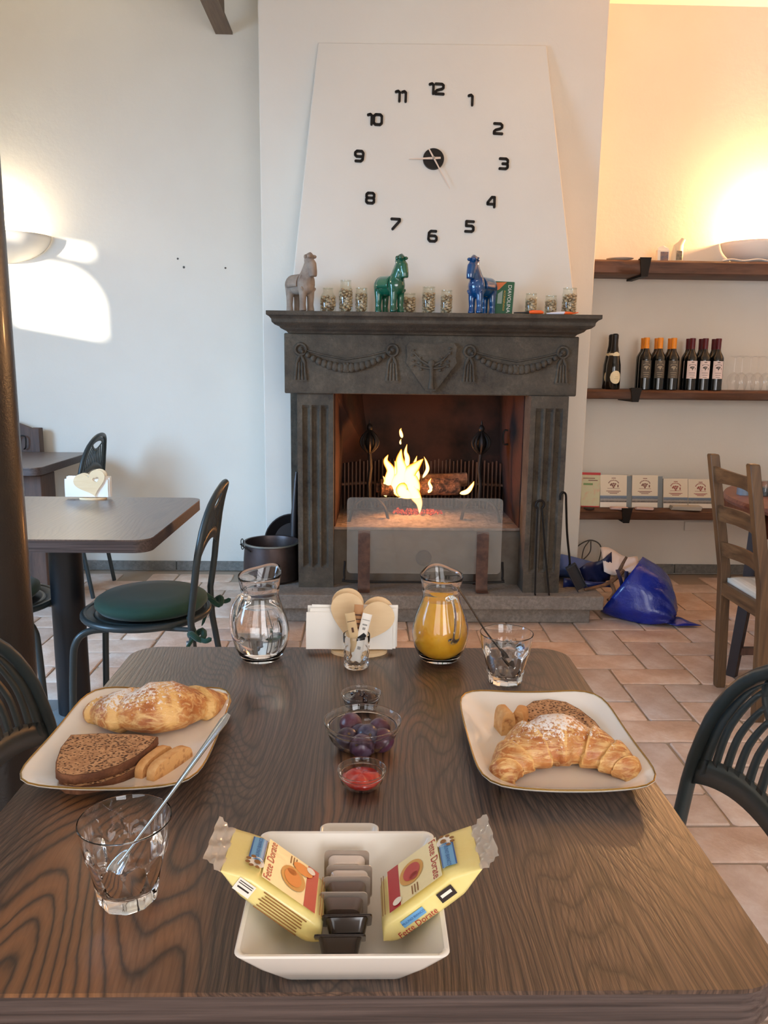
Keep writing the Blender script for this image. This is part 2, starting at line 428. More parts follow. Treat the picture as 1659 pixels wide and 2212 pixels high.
# stone skirting in lengths
def skirting(name, segs):
    o = None
    for a, b in segs:
        mb = MB().bb(a + .0015, b - .0015, YF - .018, YF, 0, .058)
        if o is None: o = struct(mb, name, SKIRT, bevel=.003)
        else: build(mb, 'skirting_stone', SKIRT, parent=o, bevel=.003)
skirting('baseboard_left', [(-1.185, BX0), (-1.80, -1.185), (-2.5, -1.80), (XL, -2.5)])
skirting('baseboard_right', [(BX1, 1.95), (1.95, 2.7), (2.7, XR)])
# ceiling beam: a wide board below, a deeper joist that stops short of the wall above it
BEAM = streak('beam_wood', (84, 68, 56), (110, 92, 77), axis=1, fine=60)
bm_ = struct(MB().bb(-.862, -.768, YN, YF, 3.075, 3.087), 'ceiling_beam', BEAM, smooth=0)
build(MB().bb(-.860, -.770, YN, 4.57, 3.087, ZC), 'joist', BEAM, parent=bm_, smooth=0)
# plaster nail holes left of the chimney
for (x, z, r) in ((-1.115, 1.872, .006), (-1.081, 1.825, .007), (-.839, 1.824, .006)):
    tag(build(MB().lathe([(r, 0), (r * .8, .004), (r * .3, .005)], 10).xf(Matrix.Translation((x, YF, z)) @ Matrix.Rotation(PI / 2, 4, 'X')), 'wall_plug', pm('wall_plug', (90, 88, 84), .8), loc=(x, YF, z)),
        {-1.115: 'upper of the two close grey plugs in the left wall', -1.081: 'lower of the two close grey plugs in the left wall', -.839: 'single grey plug in the left wall nearest the chimney'}[x], 'wall plug', 'plugs in the left wall')
# round brown post at the left, between the camera and the middle table
POST = pm('brown_lacquer', (26, 18, 15), .36, var=(9, (20, 15, 13)), bmp=(160, .35, .002), coat=.1)
po = struct(MB().lathe([(.098, 0), (.098, .01), (.094, .02), (.094, ZC)], 40, c=(-.866, 1.75, 0)), 'pillar', POST, loc=(-.866, 1.75, 0))

# ------------------------------------------------------------------ fireplace
fp = thing('fireplace', 'large dark carved stone fireplace with fluted jambs on a raised hearth', 'fireplace', (0.31, 3.9, 0))
# mantel shelf: moulded front and returns
prof = [(0, 1.515), (.0, 1.497), (.012, 1.490), (.020, 1.480), (.022, 1.466), (.034, 1.455), (.050, 1.450), (.058, 1.440), (.066, 1.436), (.082, 1.428), (.088, 1.420)]
mb = MB(); rows = []
for d, z in prof:
    rows.append([(-.470 + d, BY, z), (-.470 + d, 3.72 + d * 1.5, z), (1.083 - d, 3.72 + d * 1.5, z), (1.083 - d, BY, z)])
mb.grid(rows, cv=True, cap=True)
build(mb, 'mantel_shelf', STONE, parent=fp, bevel=.002, smooth=35)
fz = build(MB().bb(-.404, 1.022, 3.878, BY, 1.135, 1.421), 'frieze', STONE, parent=fp, bevel=.006)
FYf = 3.878
def relief(mb, name): return build(mb, name, STONE, parent=fz, smooth=60)
def garland(xa, xb):
    mb = MB(); n = 17
    for i in range(n):
        t = i / (n - 1); x = xa + (xb - xa) * t; z = 1.335 - .075 * (1 - (2 * t - 1) ** 2)
        r = .010 + .013 * math.sin(PI * t) ** .8
        mb.ell((x, FYf - .004, z), (r * 1.0, .022, r * 1.05), 9, 6, Matrix.Rotation((t - .5) * 1.0, 3, 'Y'))
    xm, zm = (xa + xb) / 2, 1.262
    for k in range(6): mb.ell((xm + .017 * math.cos(k * PI / 3), FYf - .010, zm + .017 * math.sin(k * PI / 3)), (.010, .010, .010), 8, 5)
    mb.ell((xm, FYf - .014, zm), (.008, .008, .008), 8, 5)
    mb.tube([(xa, FYf - .001, 1.345), (xa + (xb - xa) * .25, FYf - .001, 1.318), (xa + (xb - xa) * .5, FYf - .001, 1.300), (xa + (xb - xa) * .75, FYf - .001, 1.318), (xb, FYf - .001, 1.345)], .005, 6)
    relief(mb, 'garland')
def tassel(x):
    mb = MB()
    mb.tube([(x + .026 * math.cos(a), FYf - .003, 1.345 + .026 * math.sin(a)) for a in [2 * PI * k / 16 for k in range(16)]], .008, 6, closed=True)
    mb.ell((x, FYf - .002, 1.345), (.013, .010, .013), 8, 6)
    for s in (-1, 1): mb.tube([(x, FYf - .002, 1.322), (x + s * .014, FYf - .002, 1.295), (x + s * .024, FYf - .002, 1.265)], [.007, .010, .004], 6)
    for k in range(4): mb.tube([(x - .018 + k * .012, FYf - .002, 1.285), (x - .026 + k * .017, FYf - .003, 1.20)], [.006, .009], 6)
    mb.bb(x - .032, x + .032, FYf - .006, FYf + .004, 1.192, 1.202)
    relief(mb, 'tassel')
for xa, xb in ((-.315, .105), (.505, .935)): garland(xa, xb)
for x in (-.325, .118, .492, .945): tassel(x)
sh = [(.185, 1.365), (.20, 1.385), (.305, 1.378), (.41, 1.385), (.428, 1.365), (.422, 1.315), (.43, 1.29), (.40, 1.25), (.355, 1.19), (.33, 1.155), (.305, 1.150), (.282, 1.155), (.255, 1.19), (.212, 1.25), (.183, 1.29), (.19, 1.315)]
mb = MB().prism(sh, lambda a, b: (a, FYf - .020, b), lambda a, b: (a, FYf + .01, b))
relief(mb, 'shield')
mb = MB()
mb.tube([(.307, FYf - .022, 1.165), (.309, FYf - .024, 1.22), (.306, FYf - .022, 1.275)], [.017, .009, .012], 8)
for pts in (((.306, 1.27), (.255, 1.300), (.222, 1.335)), ((.306, 1.27), (.36, 1.300), (.40, 1.345)), ((.306, 1.26), (.262, 1.268), (.225, 1.285)), ((.306, 1.26), (.355, 1.265), (.392, 1.285))):
    mb.tube([(a, FYf - .022, b) for a, b in pts], [.008, .006, .003], 6)
    for q in range(1, 3):
        for dz in (-.012, .012): mb.ell((pts[q][0] - .006, FYf - .022, pts[q][1] + dz), (.010, .006, .006), 7, 5)
mb.ell((.307, FYf - .025, 1.285), (.018, .010, .018), 9, 6)
relief(mb, 'tree_relief')
# jambs with stopped flutes
def jamb(x0_, x1_, yf, yb):
    mb = MB(); n = 3; w_ = x1_ - x0_; m_ = .020; fw = (w_ - 2 * m_) / n
    def prof_(d):
        P = [(x0_, yb), (x0_, yf)]
        for k in range(n):
            c = x0_ + m_ + (k + .5) * fw; h = fw * .40
            P += [(c - h, yf)] + [(c + h * math.cos(PI - PI * q / 6), yf + d * math.sin(PI * q / 6)) for q in range(1, 6)] + [(c + h, yf)]
        return P + [(x1_, yf), (x1_, yb)]
    rows = []
    for z, d in ((.15, 0), (.255, 0), (.262, .008), (.272, .022), (1.06, .022), (1.072, .008), (1.078, 0), (1.136, 0)):
        rows.append([(x, y, z) for x, y in prof_(d)])
    mb.grid(rows, cv=True, cap=True)
    return build(mb, 'jamb', STONE, parent=fp, smooth=30)
jamb(-.346, -.168, 3.905, 4.08); jamb(.792, .975, 3.83, BY)
build(MB().bb(-.414, -.30, 4.268, BY, .15, 1.134).bb(-.225, -.168, 4.08, 4.268, .15, 1.134), 'side_pilaster', STONE, parent=fp, bevel=.004)
hs = build(MB().bb(-.585, 1.190, 3.765, BY - .002, .078, .150), 'hearth_slab', HEARTH, parent=fp, bevel=.006)
build(MB().bb(-.55, 1.135, 3.805, BY - .004, 0, .078), 'hearth_plinth', HEARTH, parent=fp, bevel=.005)
SOOT = pm('sooty_brick', (66, 38, 28), .85, var=(4, (30, 21, 18), (.4, .62)), bmp=(40, .4, .006))
# firebox: raised floor with its front panel, sides, sloping back
fb = MB()
fb.bb(-.168, .792, 3.98, 4.02, .150, .440)
build(fb, 'firebox_front', pm('grey_panel', (104, 96, 86), .85, var=(7, (84, 76, 67)), bmp=(50, .25, .004)), parent=fp, smooth=0)
build(MB().bb(-.168, .792, 3.965, 4.62, .440, .455), 'firebox_floor', pm('ashy_stone', (150, 132, 118), .95, var=(14, (112, 98, 90)), bmp=(60, .5, .006)), parent=fp, bevel=.003)
build(MB().lathe([(.042, 0), (.042, .006), (.034, .010), (.012, .010)], 24).xf(Matrix.Translation((.298, 3.980, .291)) @ Matrix.Rotation(PI / 2, 4, 'X')), 'air_valve', pm('ash_door', (52, 46, 42), .7, .3), parent=fp)
li = MB()
li.add([(-.168, 3.98, .45), (-.168, 3.98, 1.14), (-.10, 4.62, 1.5), (-.155, 4.62, .45)], [(0, 1, 2, 3)])
li.add([(.792, 3.98, .45), (.792, 3.98, 1.14), (.74, 4.62, 1.5), (.80, 4.62, .45)], [(0, 3, 2, 1)])
li.add([(-.17, 4.62, .45), (.81, 4.62, .45), (.81, 4.52, 1.22), (.74, 4.2, 1.6), (-.12, 4.2, 1.6), (-.17, 4.52, 1.22)], [(0, 1, 2, 5), (5, 2, 3, 4)])
build(li, 'firebox_lining', SOOT, parent=fp, smooth=0, solid=.012)
# the slanting side wing seen at the left of the back
build(MB().add([(-.165, 4.05, 1.13), (-.02, 4.60, 1.13), (.02, 4.60, .73), (-.165, 4.40, .73)], [(0, 1, 2, 3)]), 'firebox_wing', SOOT, parent=fp, smooth=0, solid=.01)
# ribbed iron fireback
rb = MB()
for i in range(44):
    t = i / 43; x = -.150 + .94 * t; y = 4.585 - .11 * (2 * t - 1) ** 2
    rb.tube([(x, y, .455), (x, y, .728 + .006 * ((i * 7) % 3))], .0062, 6)
rb.tube([(-.150 + .94 * t, 4.595 - .11 * (2 * t - 1) ** 2, .600) for t in [k / 20 for k in range(21)]], .012, 6)
tag(build(rb, 'fireback_ribs', pm('firelit_ribs', (92, 66, 52), .5, .5), parent=fp), kind='stuff')  # lighter, warmer iron colour paints in the fire's highlights on the ribs
build(MB().tube(bez([(.752, 4.2, .94), (.732, 4.2, .938), (.727, 4.2, .90), (.732, 4.2, .868), (.755, 4.2, .865)], 5), .005, 6), 'damper_handle', IRON, parent=fp)

# ash and embers on the firebox floor
mb = MB(); rng = random.Random(5)
rows = []
for j in range(15):
    row = []
    for i in range(37):
        x = -.13 + .86 * i / 36; y = 3.99 + .44 * j / 14
        e = min(1, min(i, 36 - i) / 4) * min(1, min(j, 14 - j) / 3)
        row.append((x, y, .4555 + e * (.008 + .016 * rng.random() + .012 * math.exp(-((x - .28) / .2) ** 2))))
    rows.append(row)
mb.grid(rows)
tag(build(mb, 'ash', pm('ash', (168, 154, 144), 1.0, var=(40, (120, 108, 102)), bmp=(120, .6, .006)), loc=(.3, 4.2, .455), smooth=180), 'pale grey ash heaped on the firebox floor under the logs', 'ash', kind='stuff')
def ember_mat():
    m, N, L, P = nodes('embers'); f = noise(N, L, coords(N, L), 90, 3, .6)
    P.inputs['Base Color'].default_value = lin((60, 30, 22))
    L.new(ramp(N, L, f, [(.42, (30, 4, 2)), (.55, (255, 60, 25)), (.7, (255, 130, 60))]), P.inputs['Emission Color']); P.inputs['Emission Strength'].default_value = 1.3; return m
mb = MB()
for k in range(150):
    a = rng.uniform(0, 2 * PI); r = math.sqrt(rng.random()); s = rng.uniform(.006, .014)
    mb.box((.28 + .135 * r * math.cos(a), 4.225 + .07 * r * math.sin(a), .488 + rng.uniform(-.004, .008)), (s * 1.4, s, s * .8), M=Euler((rng.random() * 3, rng.random() * 3, rng.random() * 3)).to_matrix())
tag(build(mb, 'embers', ember_mat(), loc=(.28, 4.22, .48), smooth=0), 'bed of glowing red embers below the burning logs', 'embers', kind='stuff')

# andirons
def andiron(x, s, label):
    a = thing('andiron', label, 'andiron', (x, 4.15, .455), 'pair of andirons')
    z = .455
    build(MB().tube([(x, 4.15, z + .12), (x - .004 * s, 4.15, .65), (x + .006 * s, 4.15, .74), (x, 4.15, .825)], [.012, .010, .011, .010], 8), 'stem', IRON, parent=a)
    mb = MB()
    for k in range(8):
        an = 2 * PI * k / 8
        mb.tube([(x + .045 * math.sin(PI * q / 8) ** .8 * math.cos(an), 4.15 + .045 * math.sin(PI * q / 8) ** .8 * math.sin(an), .818 + .118 * q / 8) for q in range(9)], .0085, 6)
    mb.ell((x, 4.15, .877), (.030, .030, .05), 10, 8)
    build(mb, 'basket', IRON, parent=a)
    build(MB().lathe([(.006, .934), (.014, .940), (.017, .952), (.012, .965), (.005, .972), (.006, .980), (.002, .995)], 12, c=(x, 4.15, 0)), 'finial', IRON, parent=a)
    mb = MB()
    for q in (-1, 1): mb.tube(bez([(x, 4.15, .575), (x + q * .045, 4.13, .57), (x + q * .085, 4.10, .53), (x + q * .105, 4.08, .459)], 5), .009, 6)
    build(mb, 'foot', IRON, parent=a)
    build(MB().tube([(x + .01 * s, 4.15, .565), (x + .10 * s, 4.20, .563), (x + .10 * s, 4.46, .563), (x + .10 * s, 4.47, .459)], .009, 6), 'billet_bar', IRON, parent=a)
andiron(.012, 1, 'black wrought iron andiron with ball basket, left of the flames')
andiron(.602, -1, 'black wrought iron andiron with ball basket, right of the flames')

# logs
BARK = pm('charred_bark', (112, 78, 56), .95, var=(22, (46, 34, 29), (.42, .6)), bmp=(45, .9, .012))
def log(p, q, r, label, m=BARK, seed=1):
    P, Q = Vector(p), Vector(q); rg = random.Random(seed); n = 14; T = (Q - P).normalized()
    u = Vector((0, 0, 1)); w_ = T.cross(u).normalized(); u = w_.cross(T); mb = MB(); rows = []
    off = [rg.uniform(.82, 1.12) for _ in range(n)]
    for i in range(13):
        c = P.lerp(Q, i / 12); row = []
        for k in range(n):
            a = 2 * PI * k / n; rr = r * off[k] * rg.uniform(.93, 1.07)
            row.append(c + u * rr * math.sin(a) + w_ * rr * math.cos(a))
        rows.append(row)
    mb.grid(rows, cv=True, cap=True)
    return tag(build(mb, 'log', m, loc=tuple(P.lerp(Q, .5)), smooth=50), label, 'firewood log')
log((.075, 4.215, .620), (.50, 4.245, .622), .046, 'long charred log in front of the fire, lying across the andirons', seed=2)
log((.16, 4.33, .640), (.555, 4.345, .655), .044, 'paler log at the back of the fire, behind the charred log', pm('pale_bark', (150, 112, 84), .95, var=(18, (96, 66, 48)), bmp=(40, .8, .01)), seed=4)
log((.05, 4.285, .612), (.30, 4.30, .606), .032, 'thin split log in the middle of the fire under the flames', seed=7)

# flames
def flame_mat():
    m, N, L, P = nodes('flame'); N.remove(P); out = N['Material Output']
    t = N.new('ShaderNodeTexCoord'); sp = N.new('ShaderNodeSeparateXYZ'); L.new(t.outputs['Generated'], sp.inputs[0])
    lw = N.new('ShaderNodeLayerWeight'); lw.inputs[0].default_value = .35
    e = N.new('ShaderNodeEmission'); core = mathn(N, L, 'SUBTRACT', 1.0, lw.outputs['Facing'])
    h = mathn(N, L, 'SUBTRACT', core, mathn(N, L, 'MULTIPLY', sp.outputs[2], .42))
    L.new(ramp(N, L, h, [(.0, (255, 60, 8)), (.22, (255, 120, 16)), (.45, (255, 190, 50)), (.68, (255, 236, 170))]), e.inputs[0])
    L.new(mathn(N, L, 'ADD', mathn(N, L, 'MULTIPLY', core, 1.9), .6), e.inputs[1])
    tr = N.new('ShaderNodeBsdfTransparent'); mx = N.new('ShaderNodeMixShader')
    L.new(ramp(N, L, core, [(.12, (0, 0, 0, 1)), (.5, (1, 1, 1, 1))]), mx.inputs[0]); L.new(tr.outputs[0], mx.inputs[1]); L.new(e.outputs[0], mx.inputs[2])
    L.new(mx.outputs[0], out.inputs[0]); return m
FLAME = flame_mat()
fi = thing('fire', 'bright yellow flames rising from the logs in the firebox', 'fire', (.2, 4.2, .60))
def tongue(pts, r):
    pts = bez(pts, 6); n = len(pts); rr = [max(.0012, r * (math.sin(PI * min(1, (i / (n - 1)) ** .62 * .97 + .02)) ** .9)) for i in range(n)]
    build(MB().tube(pts, rr, 12, r2=[q * .7 for q in rr]), 'flame', FLAME, parent=fi, smooth=180)
tongue([(.19, 4.20, .575), (.165, 4.19, .64), (.19, 4.19, .70), (.175, 4.19, .775), (.182, 4.19, .835)], .044)
tongue([(.235, 4.19, .575), (.245, 4.185, .63), (.225, 4.185, .70), (.262, 4.185, .745), (.30, 4.185, .785)], .046)
tongue([(.13, 4.20, .60), (.118, 4.19, .66), (.128, 4.19, .72), (.10, 4.19, .77), (.112, 4.19, .805)], .027)
tongue([(.22, 4.18, .70), (.235, 4.175, .64), (.262, 4.172, .585), (.282, 4.165, .545), (.285, 4.16, .49)], .034)
tongue([(.20, 4.17, .66), (.19, 4.165, .615), (.225, 4.165, .59), (.25, 4.165, .575)], .036)
tongue([(.30, 4.20, .68), (.325, 4.20, .725), (.318, 4.20, .765), (.305, 4.20, .795)], .011)
tongue([(.186, 4.19, .895), (.180, 4.19, .915), (.176, 4.19, .935), (.180, 4.19, .947)], .010)
tongue([(.178, 4.19, .86), (.176, 4.19, .875), (.180, 4.19, .89)], .006)
tongue([(.155, 4.20, .60), (.150, 4.195, .68), (.158, 4.19, .735), (.148, 4.19, .772)], .020)
tongue([(.25, 4.19, .62), (.268, 4.19, .69), (.255, 4.19, .75), (.266, 4.19, .80)], .018)
tongue([(.105, 4.20, .575), (.092, 4.195, .615), (.100, 4.19, .66), (.086, 4.19, .69)], .016)
tongue([(.205, 4.19, .70), (.215, 4.19, .78), (.205, 4.19, .82), (.212, 4.19, .862)], .015)
tongue([(.33, 4.19, .60), (.345, 4.19, .625), (.335, 4.19, .655), (.345, 4.19, .68)], .012)
tongue([(.50, 4.18, .60), (.54, 4.175, .612), (.565, 4.175, .645), (.575, 4.175, .668)], .014)
light('fire_light', 'POINT', (.22, 4.12, .70), 14.0, (1.0, .40, .12), shadow_soft_size=.06)

# glass spark screen on strap feet
sc_ = thing('spark_screen', 'low glass spark screen on rusty strap feet before the fire', 'fire screen', (.29, 3.85, .15))
SCREEN = thin_glass('screen_glass', (246, 246, 242), haze=.12, haze_col=(205, 200, 190), edge=.12)
build(MB().prism(rrect(-.098, .680, .240, .628, .022), lambda a, b: (a, 3.853, b), lambda a, b: (a, 3.859, b)), 'glass_pane', SCREEN, parent=sc_, smooth=30)
RUST = pm('rusty_strap', (98, 70, 56), .6, .35, var=(20, (70, 50, 42)), bmp=(60, .2, .003))
for x, s in ((-.012, 1), (.585, -1)):
    pth = bez([(x, 3.80, .154), (x, 3.838, .160), (x, 3.848, .20), (x, 3.850, .32), (x, 3.852, .44), (x, 3.872, .455), (x, 3.90, .42), (x, 3.925, .32), (x, 3.935, .20), (x, 3.955, .154)], 4)
    build(MB().tube(pth, .0025, 4, r2=.030, up=(0, 1, .02)), 'strap_foot', RUST, parent=sc_, smooth=40)
build(MB().tube(bez([(-.108, 3.865, .30), (-.110, 3.862, .215), (-.085, 3.860, .196), (.29, 3.860, .194), (.665, 3.860, .196), (.692, 3.862, .215), (.690, 3.865, .30)], 5), .006, 8), 'bottom_rod', IRON, parent=sc_)

# ------------------------------------------------------------------ fire tools and the things round the hearth
t_ = thing('fire_tongs', 'long black iron fire tongs leaning on the right jamb', 'tongs', (.88, 3.80, .15))
build(MB().tube(bez([(.868, 3.812, .590), (.877, 3.813, .608), (.868, 3.813, .624), (.852, 3.813, .626), (.839, 3.813, .618), (.836, 3.813, .600), (.843, 3.812, .588)], 4), .006, 8), 'spring_loop', IRON, parent=t_)
for a, b in ((.866, .916), (.845, .846)):
    build(MB().tube([(a, 3.812, .590), (a + (b - a) * .5, 3.804, .37), (b, 3.786, .160), (b, 3.778, .154)], .0045, 8), 'arm', IRON, parent=t_)
s_ = thing('fire_shovel', 'black fire shovel with a hooked handle at the right jamb', 'shovel', (1.04, 3.86, .15))
build(MB().tube(bez([(.956, 3.818, .630), (.956, 3.818, .655), (.968, 3.818, .668), (.984, 3.825, .655), (.994, 3.845, .60), (1.012, 3.865, .45), (1.036, 3.87, .295), (1.030, 3.87, .286)], 6), .0055, 8), 'handle', IRON, parent=s_)
R_ = Matrix.Translation((1.064, 3.845, .230)) @ Matrix.Rotation(math.radians(-30), 4, 'Y') @ Matrix.Rotation(math.radians(12), 4, 'X')
build(MB().bb(-.024, .024, -.003, .001, -.075, .080).bb(-.028, -.024, -.020, .001, -.075, .08).bb(.024, .028, -.02, .001, -.075, .08).bb(-.028, .028, -.02, .001, .076, .080).xf(R_), 'blade', pm('dark_steel', (66, 68, 72), .45, .6, bmp=(60, .2, .002)), parent=s_, bevel=.001)

def bagmat(name, c, c2, rough, coat): return pm(name, c, rough, var=(7, c2, (.4, .6)), bmp=(22, .35, .01), coat=coat)
# soft blue bag slumped behind the shovel
BAGA = pm('dull_blue_plastic', (72, 98, 158), .6, var=(8, (58, 84, 146)), bmp=(30, .25, .008))
rows = []; rng = random.Random(11)
for i in range(15):
    t = i / 14; x = 1.00 + .305 * t; h = (.062 if t > .1 else .035 + .27 * t) * (1 - .62 * max(0, t - .2)) + .004; row = []
    for k in range(22):
        a = 2 * PI * k / 22; q = 1 + .06 * math.sin(5 * a + 7 * t) + .03 * rng.uniform(-1, 1)
        ca, sa = math.cos(a), math.sin(a); row.append((x, 4.12 + .11 * math.copysign(abs(ca) ** 1.5, ca) * q * (.7 + .3 * math.sin(PI * t)), .153 + h * (1 + math.copysign(abs(sa) ** 1.5, sa) * .98)))
    rows.append(row)
b1 = thing('plastic_bag', 'dull blue bag slumped on the hearth end behind the shovel', 'bag', (1.15, 4.06, .15))
build(MB().grid(rows, cv=True, cap=True), 'sack', BAGA, parent=b1, smooth=60, sub=1)
rows = [[(1.02 + .26 * t, 3.915 + .012 * math.sin(9 * t), .155 + q * (.05 - .028 * t)) for t in [k / 10 for k in range(11)]] for q in (0, .5, 1)]
build(MB().grid(rows), 'dark_fold', pm('navy_plastic', (18, 36, 92), .35), parent=b1, solid=.004)

# glossy royal blue carrier bag lying on its side, mouth to the left
BAGB = pm('royal_blue_plastic', (14, 42, 146), .30, var=(6, (10, 30, 118)), coat=.35, bmp=(14, .5, .02))
LINING = pm('white_lining', (222, 208, 200), .6, bmp=(20, .4, .01))
cx0 = Vector((1.345, 3.97, .165)); cx1 = Vector((1.585, 3.85, .030))
def bag_rows(shrink, t0=0.0):
    rows = []; n = 40
    for i in range(17):
        t = t0 + (1 - t0) * i / 16; c = cx0.lerp(cx1, t ** .9)
        up = Vector((.42, -.02, .62)).normalized(); dep = Vector((-.35, -.75, .05)).normalized()
        ha = (.172 - .150 * t ** 2.2) - shrink; hb = (.150 * (1 - t) ** .8 + .125 * t) - shrink; row = []
        for k in range(n):
            a = 2 * PI * k / n
            ca = math.copysign(abs(math.cos(a)) ** .75, math.cos(a)); sa = math.copysign(abs(math.sin(a)) ** .75, math.sin(a))
            cr = .006 * math.sin(3 * a + 5 * t) + .005 * math.sin(9 * a - 8 * t + 1) * (.3 + t)
            p = c + up * (ha + cr) * sa + dep * (hb + cr) * ca
            p.z = max(p.z, .004 + shrink); row.append(p)
        rows.append(row)
    return rows
b2 = thing('carrier_bag', 'glossy royal blue carrier bag of firewood lying on its side beside the hearth', 'bag', (1.45, 3.9, 0))
build(MB().grid(bag_rows(0), cv=True), 'bag_skin', BAGB, parent=b2, smooth=70, solid=.002)
build(MB().grid(bag_rows(.006)[:14], cv=True), 'bag_lining', LINING, parent=b2, smooth=70)
build(MB().grid([[Vector((1.50 + .13 * s + .05 * q, 3.78 + .01 * s - .05 * q, .012 + .030 * math.sin(3 * s) * (1 - q))) for s in [k / 8 for k in range(9)]] for q in (0, .35, .7, 1)]), 'bottom_flap', BAGB, parent=b2, smooth=70, solid=.003)
NAVY = pm('navy_fold', (15, 25, 66), .4)
build(MB().grid([[Vector((1.165 + .13 * s - .05 * q * (1 - s), 3.985 + .035 * s + .012 * math.sin(9 * s + 4 * q), .155 + .155 * q * (.55 + .45 * s) + .01 * math.sin(8 * s))) for s in [k / 8 for k in range(9)]] for q in [k / 5 for k in range(6)]]), 'navy_flap', NAVY, parent=b2, smooth=70, solid=.003)
build(MB().grid([[Vector((1.245 + .20 * s, 4.06 - .09 * q, .335 - .055 * s - .11 * q * (1 - .3 * s) + .012 * math.sin(7 * s + 3 * q))) for s in [k / 10 for k in range(11)]] for q in [k / 5 for k in range(6)]]), 'white_flap', LINING, parent=b2, smooth=70, solid=.003)
build(MB().tube(bez([(1.29, 3.90, .255), (1.30, 3.87, .215), (1.315, 3.86, .16), (1.33, 3.87, .20), (1.335, 3.89, .25)], 5), .003, 4, r2=.011), 'bag_handle', NAVY, parent=b2)
STICK = pm('stick_bark', (120, 86, 60), .85, var=(30, (86, 60, 42)), bmp=(60, .5, .004))
def stick(pts, r, label):
    o = tag(build(MB().tube(bez(pts, 5), [r * (1.05 - .35 * k / (5 * (len(pts) - 1))) for k in range(5 * (len(pts) - 1) + 1)], 8), 'stick', STICK, loc=pts[0]), label, 'firewood stick'); return o
stick([(1.335, 3.93, .245), (1.290, 3.915, .205), (1.245, 3.90, .180), (1.19, 3.88, .170), (1.115, 3.86, .160)], .011, 'long bent brown stick reaching from the blue bag onto the hearth')
stick([(1.262, 3.895, .185), (1.275, 3.875, .145), (1.255, 3.86, .118), (1.235, 3.85, .108)], .010, 'short forked brown stick hanging below the long bent one')
stick([(1.33, 3.99, .22), (1.345, 3.98, .27), (1.36, 3.975, .305)], .010, 'pale split stick standing up in the blue bag mouth')

# pots left of the fireplace
POT = pm('tinned_copper', (92, 82, 82), .42, .75, var=(5, (70, 58, 52)), bmp=(30, .15, .004))
pt = thing('cooking_pot', 'old copper cooking pot with a ring handle left of the fireplace', 'pot', (-.502, 4.07, .15))
build(MB().lathe([(.02, .154), (.138, .152), (.149, .165), (.146, .27), (.139, .345), (.145, .352), (.145, .356), (.137, .354), (.132, .335), (.138, .20), (.02, .165)], 40, c=(-.502, 4.07, 0)), 'pot_body', POT, parent=pt)
mb = MB().tube([(-.502 + .146 * math.cos(a), 4.07 + .146 * math.sin(a), .350) for a in [2 * PI * k / 40 for k in range(40)]], .005, 6, closed=True)
build(mb, 'rim', pm('tin_rim', (150, 155, 150), .4, .8), parent=pt)
mb = MB()
for cx_, cz_ in ((-.648, .362), (-.646, .335), (-.604, .330)): mb.tube([(cx_ + .006 * math.cos(a), 4.02 + .004 * math.sin(a), cz_ + .014 * math.sin(a)) for a in [2 * PI * k / 12 for k in range(12)]], .0025, 6, closed=True)
mb.tube([(-.658, 4.03, .345), (-.63, 3.985, .338), (-.595, 3.950, .325)], .004, 6)
build(mb, 'ring_handle', IRON, parent=pt)
pn = thing('pan', 'dark round pan propped upright behind the copper pot', 'pan', (-.40, 4.24, .15))
M_ = Matrix.Translation((-.405, 4.258, .310)) @ Matrix.Rotation(math.radians(80), 4, 'X')
build(MB().lathe([(.02, .004), (.105, .004), (.150, .042), (.156, .042), (.110, -.004), (.02, -.004)], 40).xf(M_), 'pan_body', pm('black_pan', (48, 44, 44), .5, .5), parent=pn)
bp = tag(build(MB().tube([(-.405, 4.225, .154), (-.398, 4.24, .45), (-.386, 4.248, .66), (-.383, 4.25, .70)], [.020, .018, .010, .006], 12), 'blowpipe', pm('pipe_grey', (88, 84, 84), .4, .7), loc=(-.405, 4.225, .15)), 'grey metal blowpipe leaning on the wall left of the fireplace', 'blowpipe')
# thin cable looping behind the bags
mb = MB().tube(bez([(1.24, 4.74, .06), (1.30, 4.74, .172), (1.376, 4.74, .222), (1.44, 4.745, .205), (1.462, 4.75, .15), (1.44, 4.76, .02)], 8), .004, 6)
mb.tube(bez([(1.385, 4.745, .221), (1.352, 4.742, .17), (1.345, 4.74, .10), (1.39, 4.74, .15), (1.392, 4.742, .218)], 8), .0035, 6)
tag(build(mb, 'power_cable', pm('grey_cable', (84, 80, 74), .6), loc=(1.37, 4.745, 0)), 'thin grey cable looping up the wall behind the blue bags', 'cable')

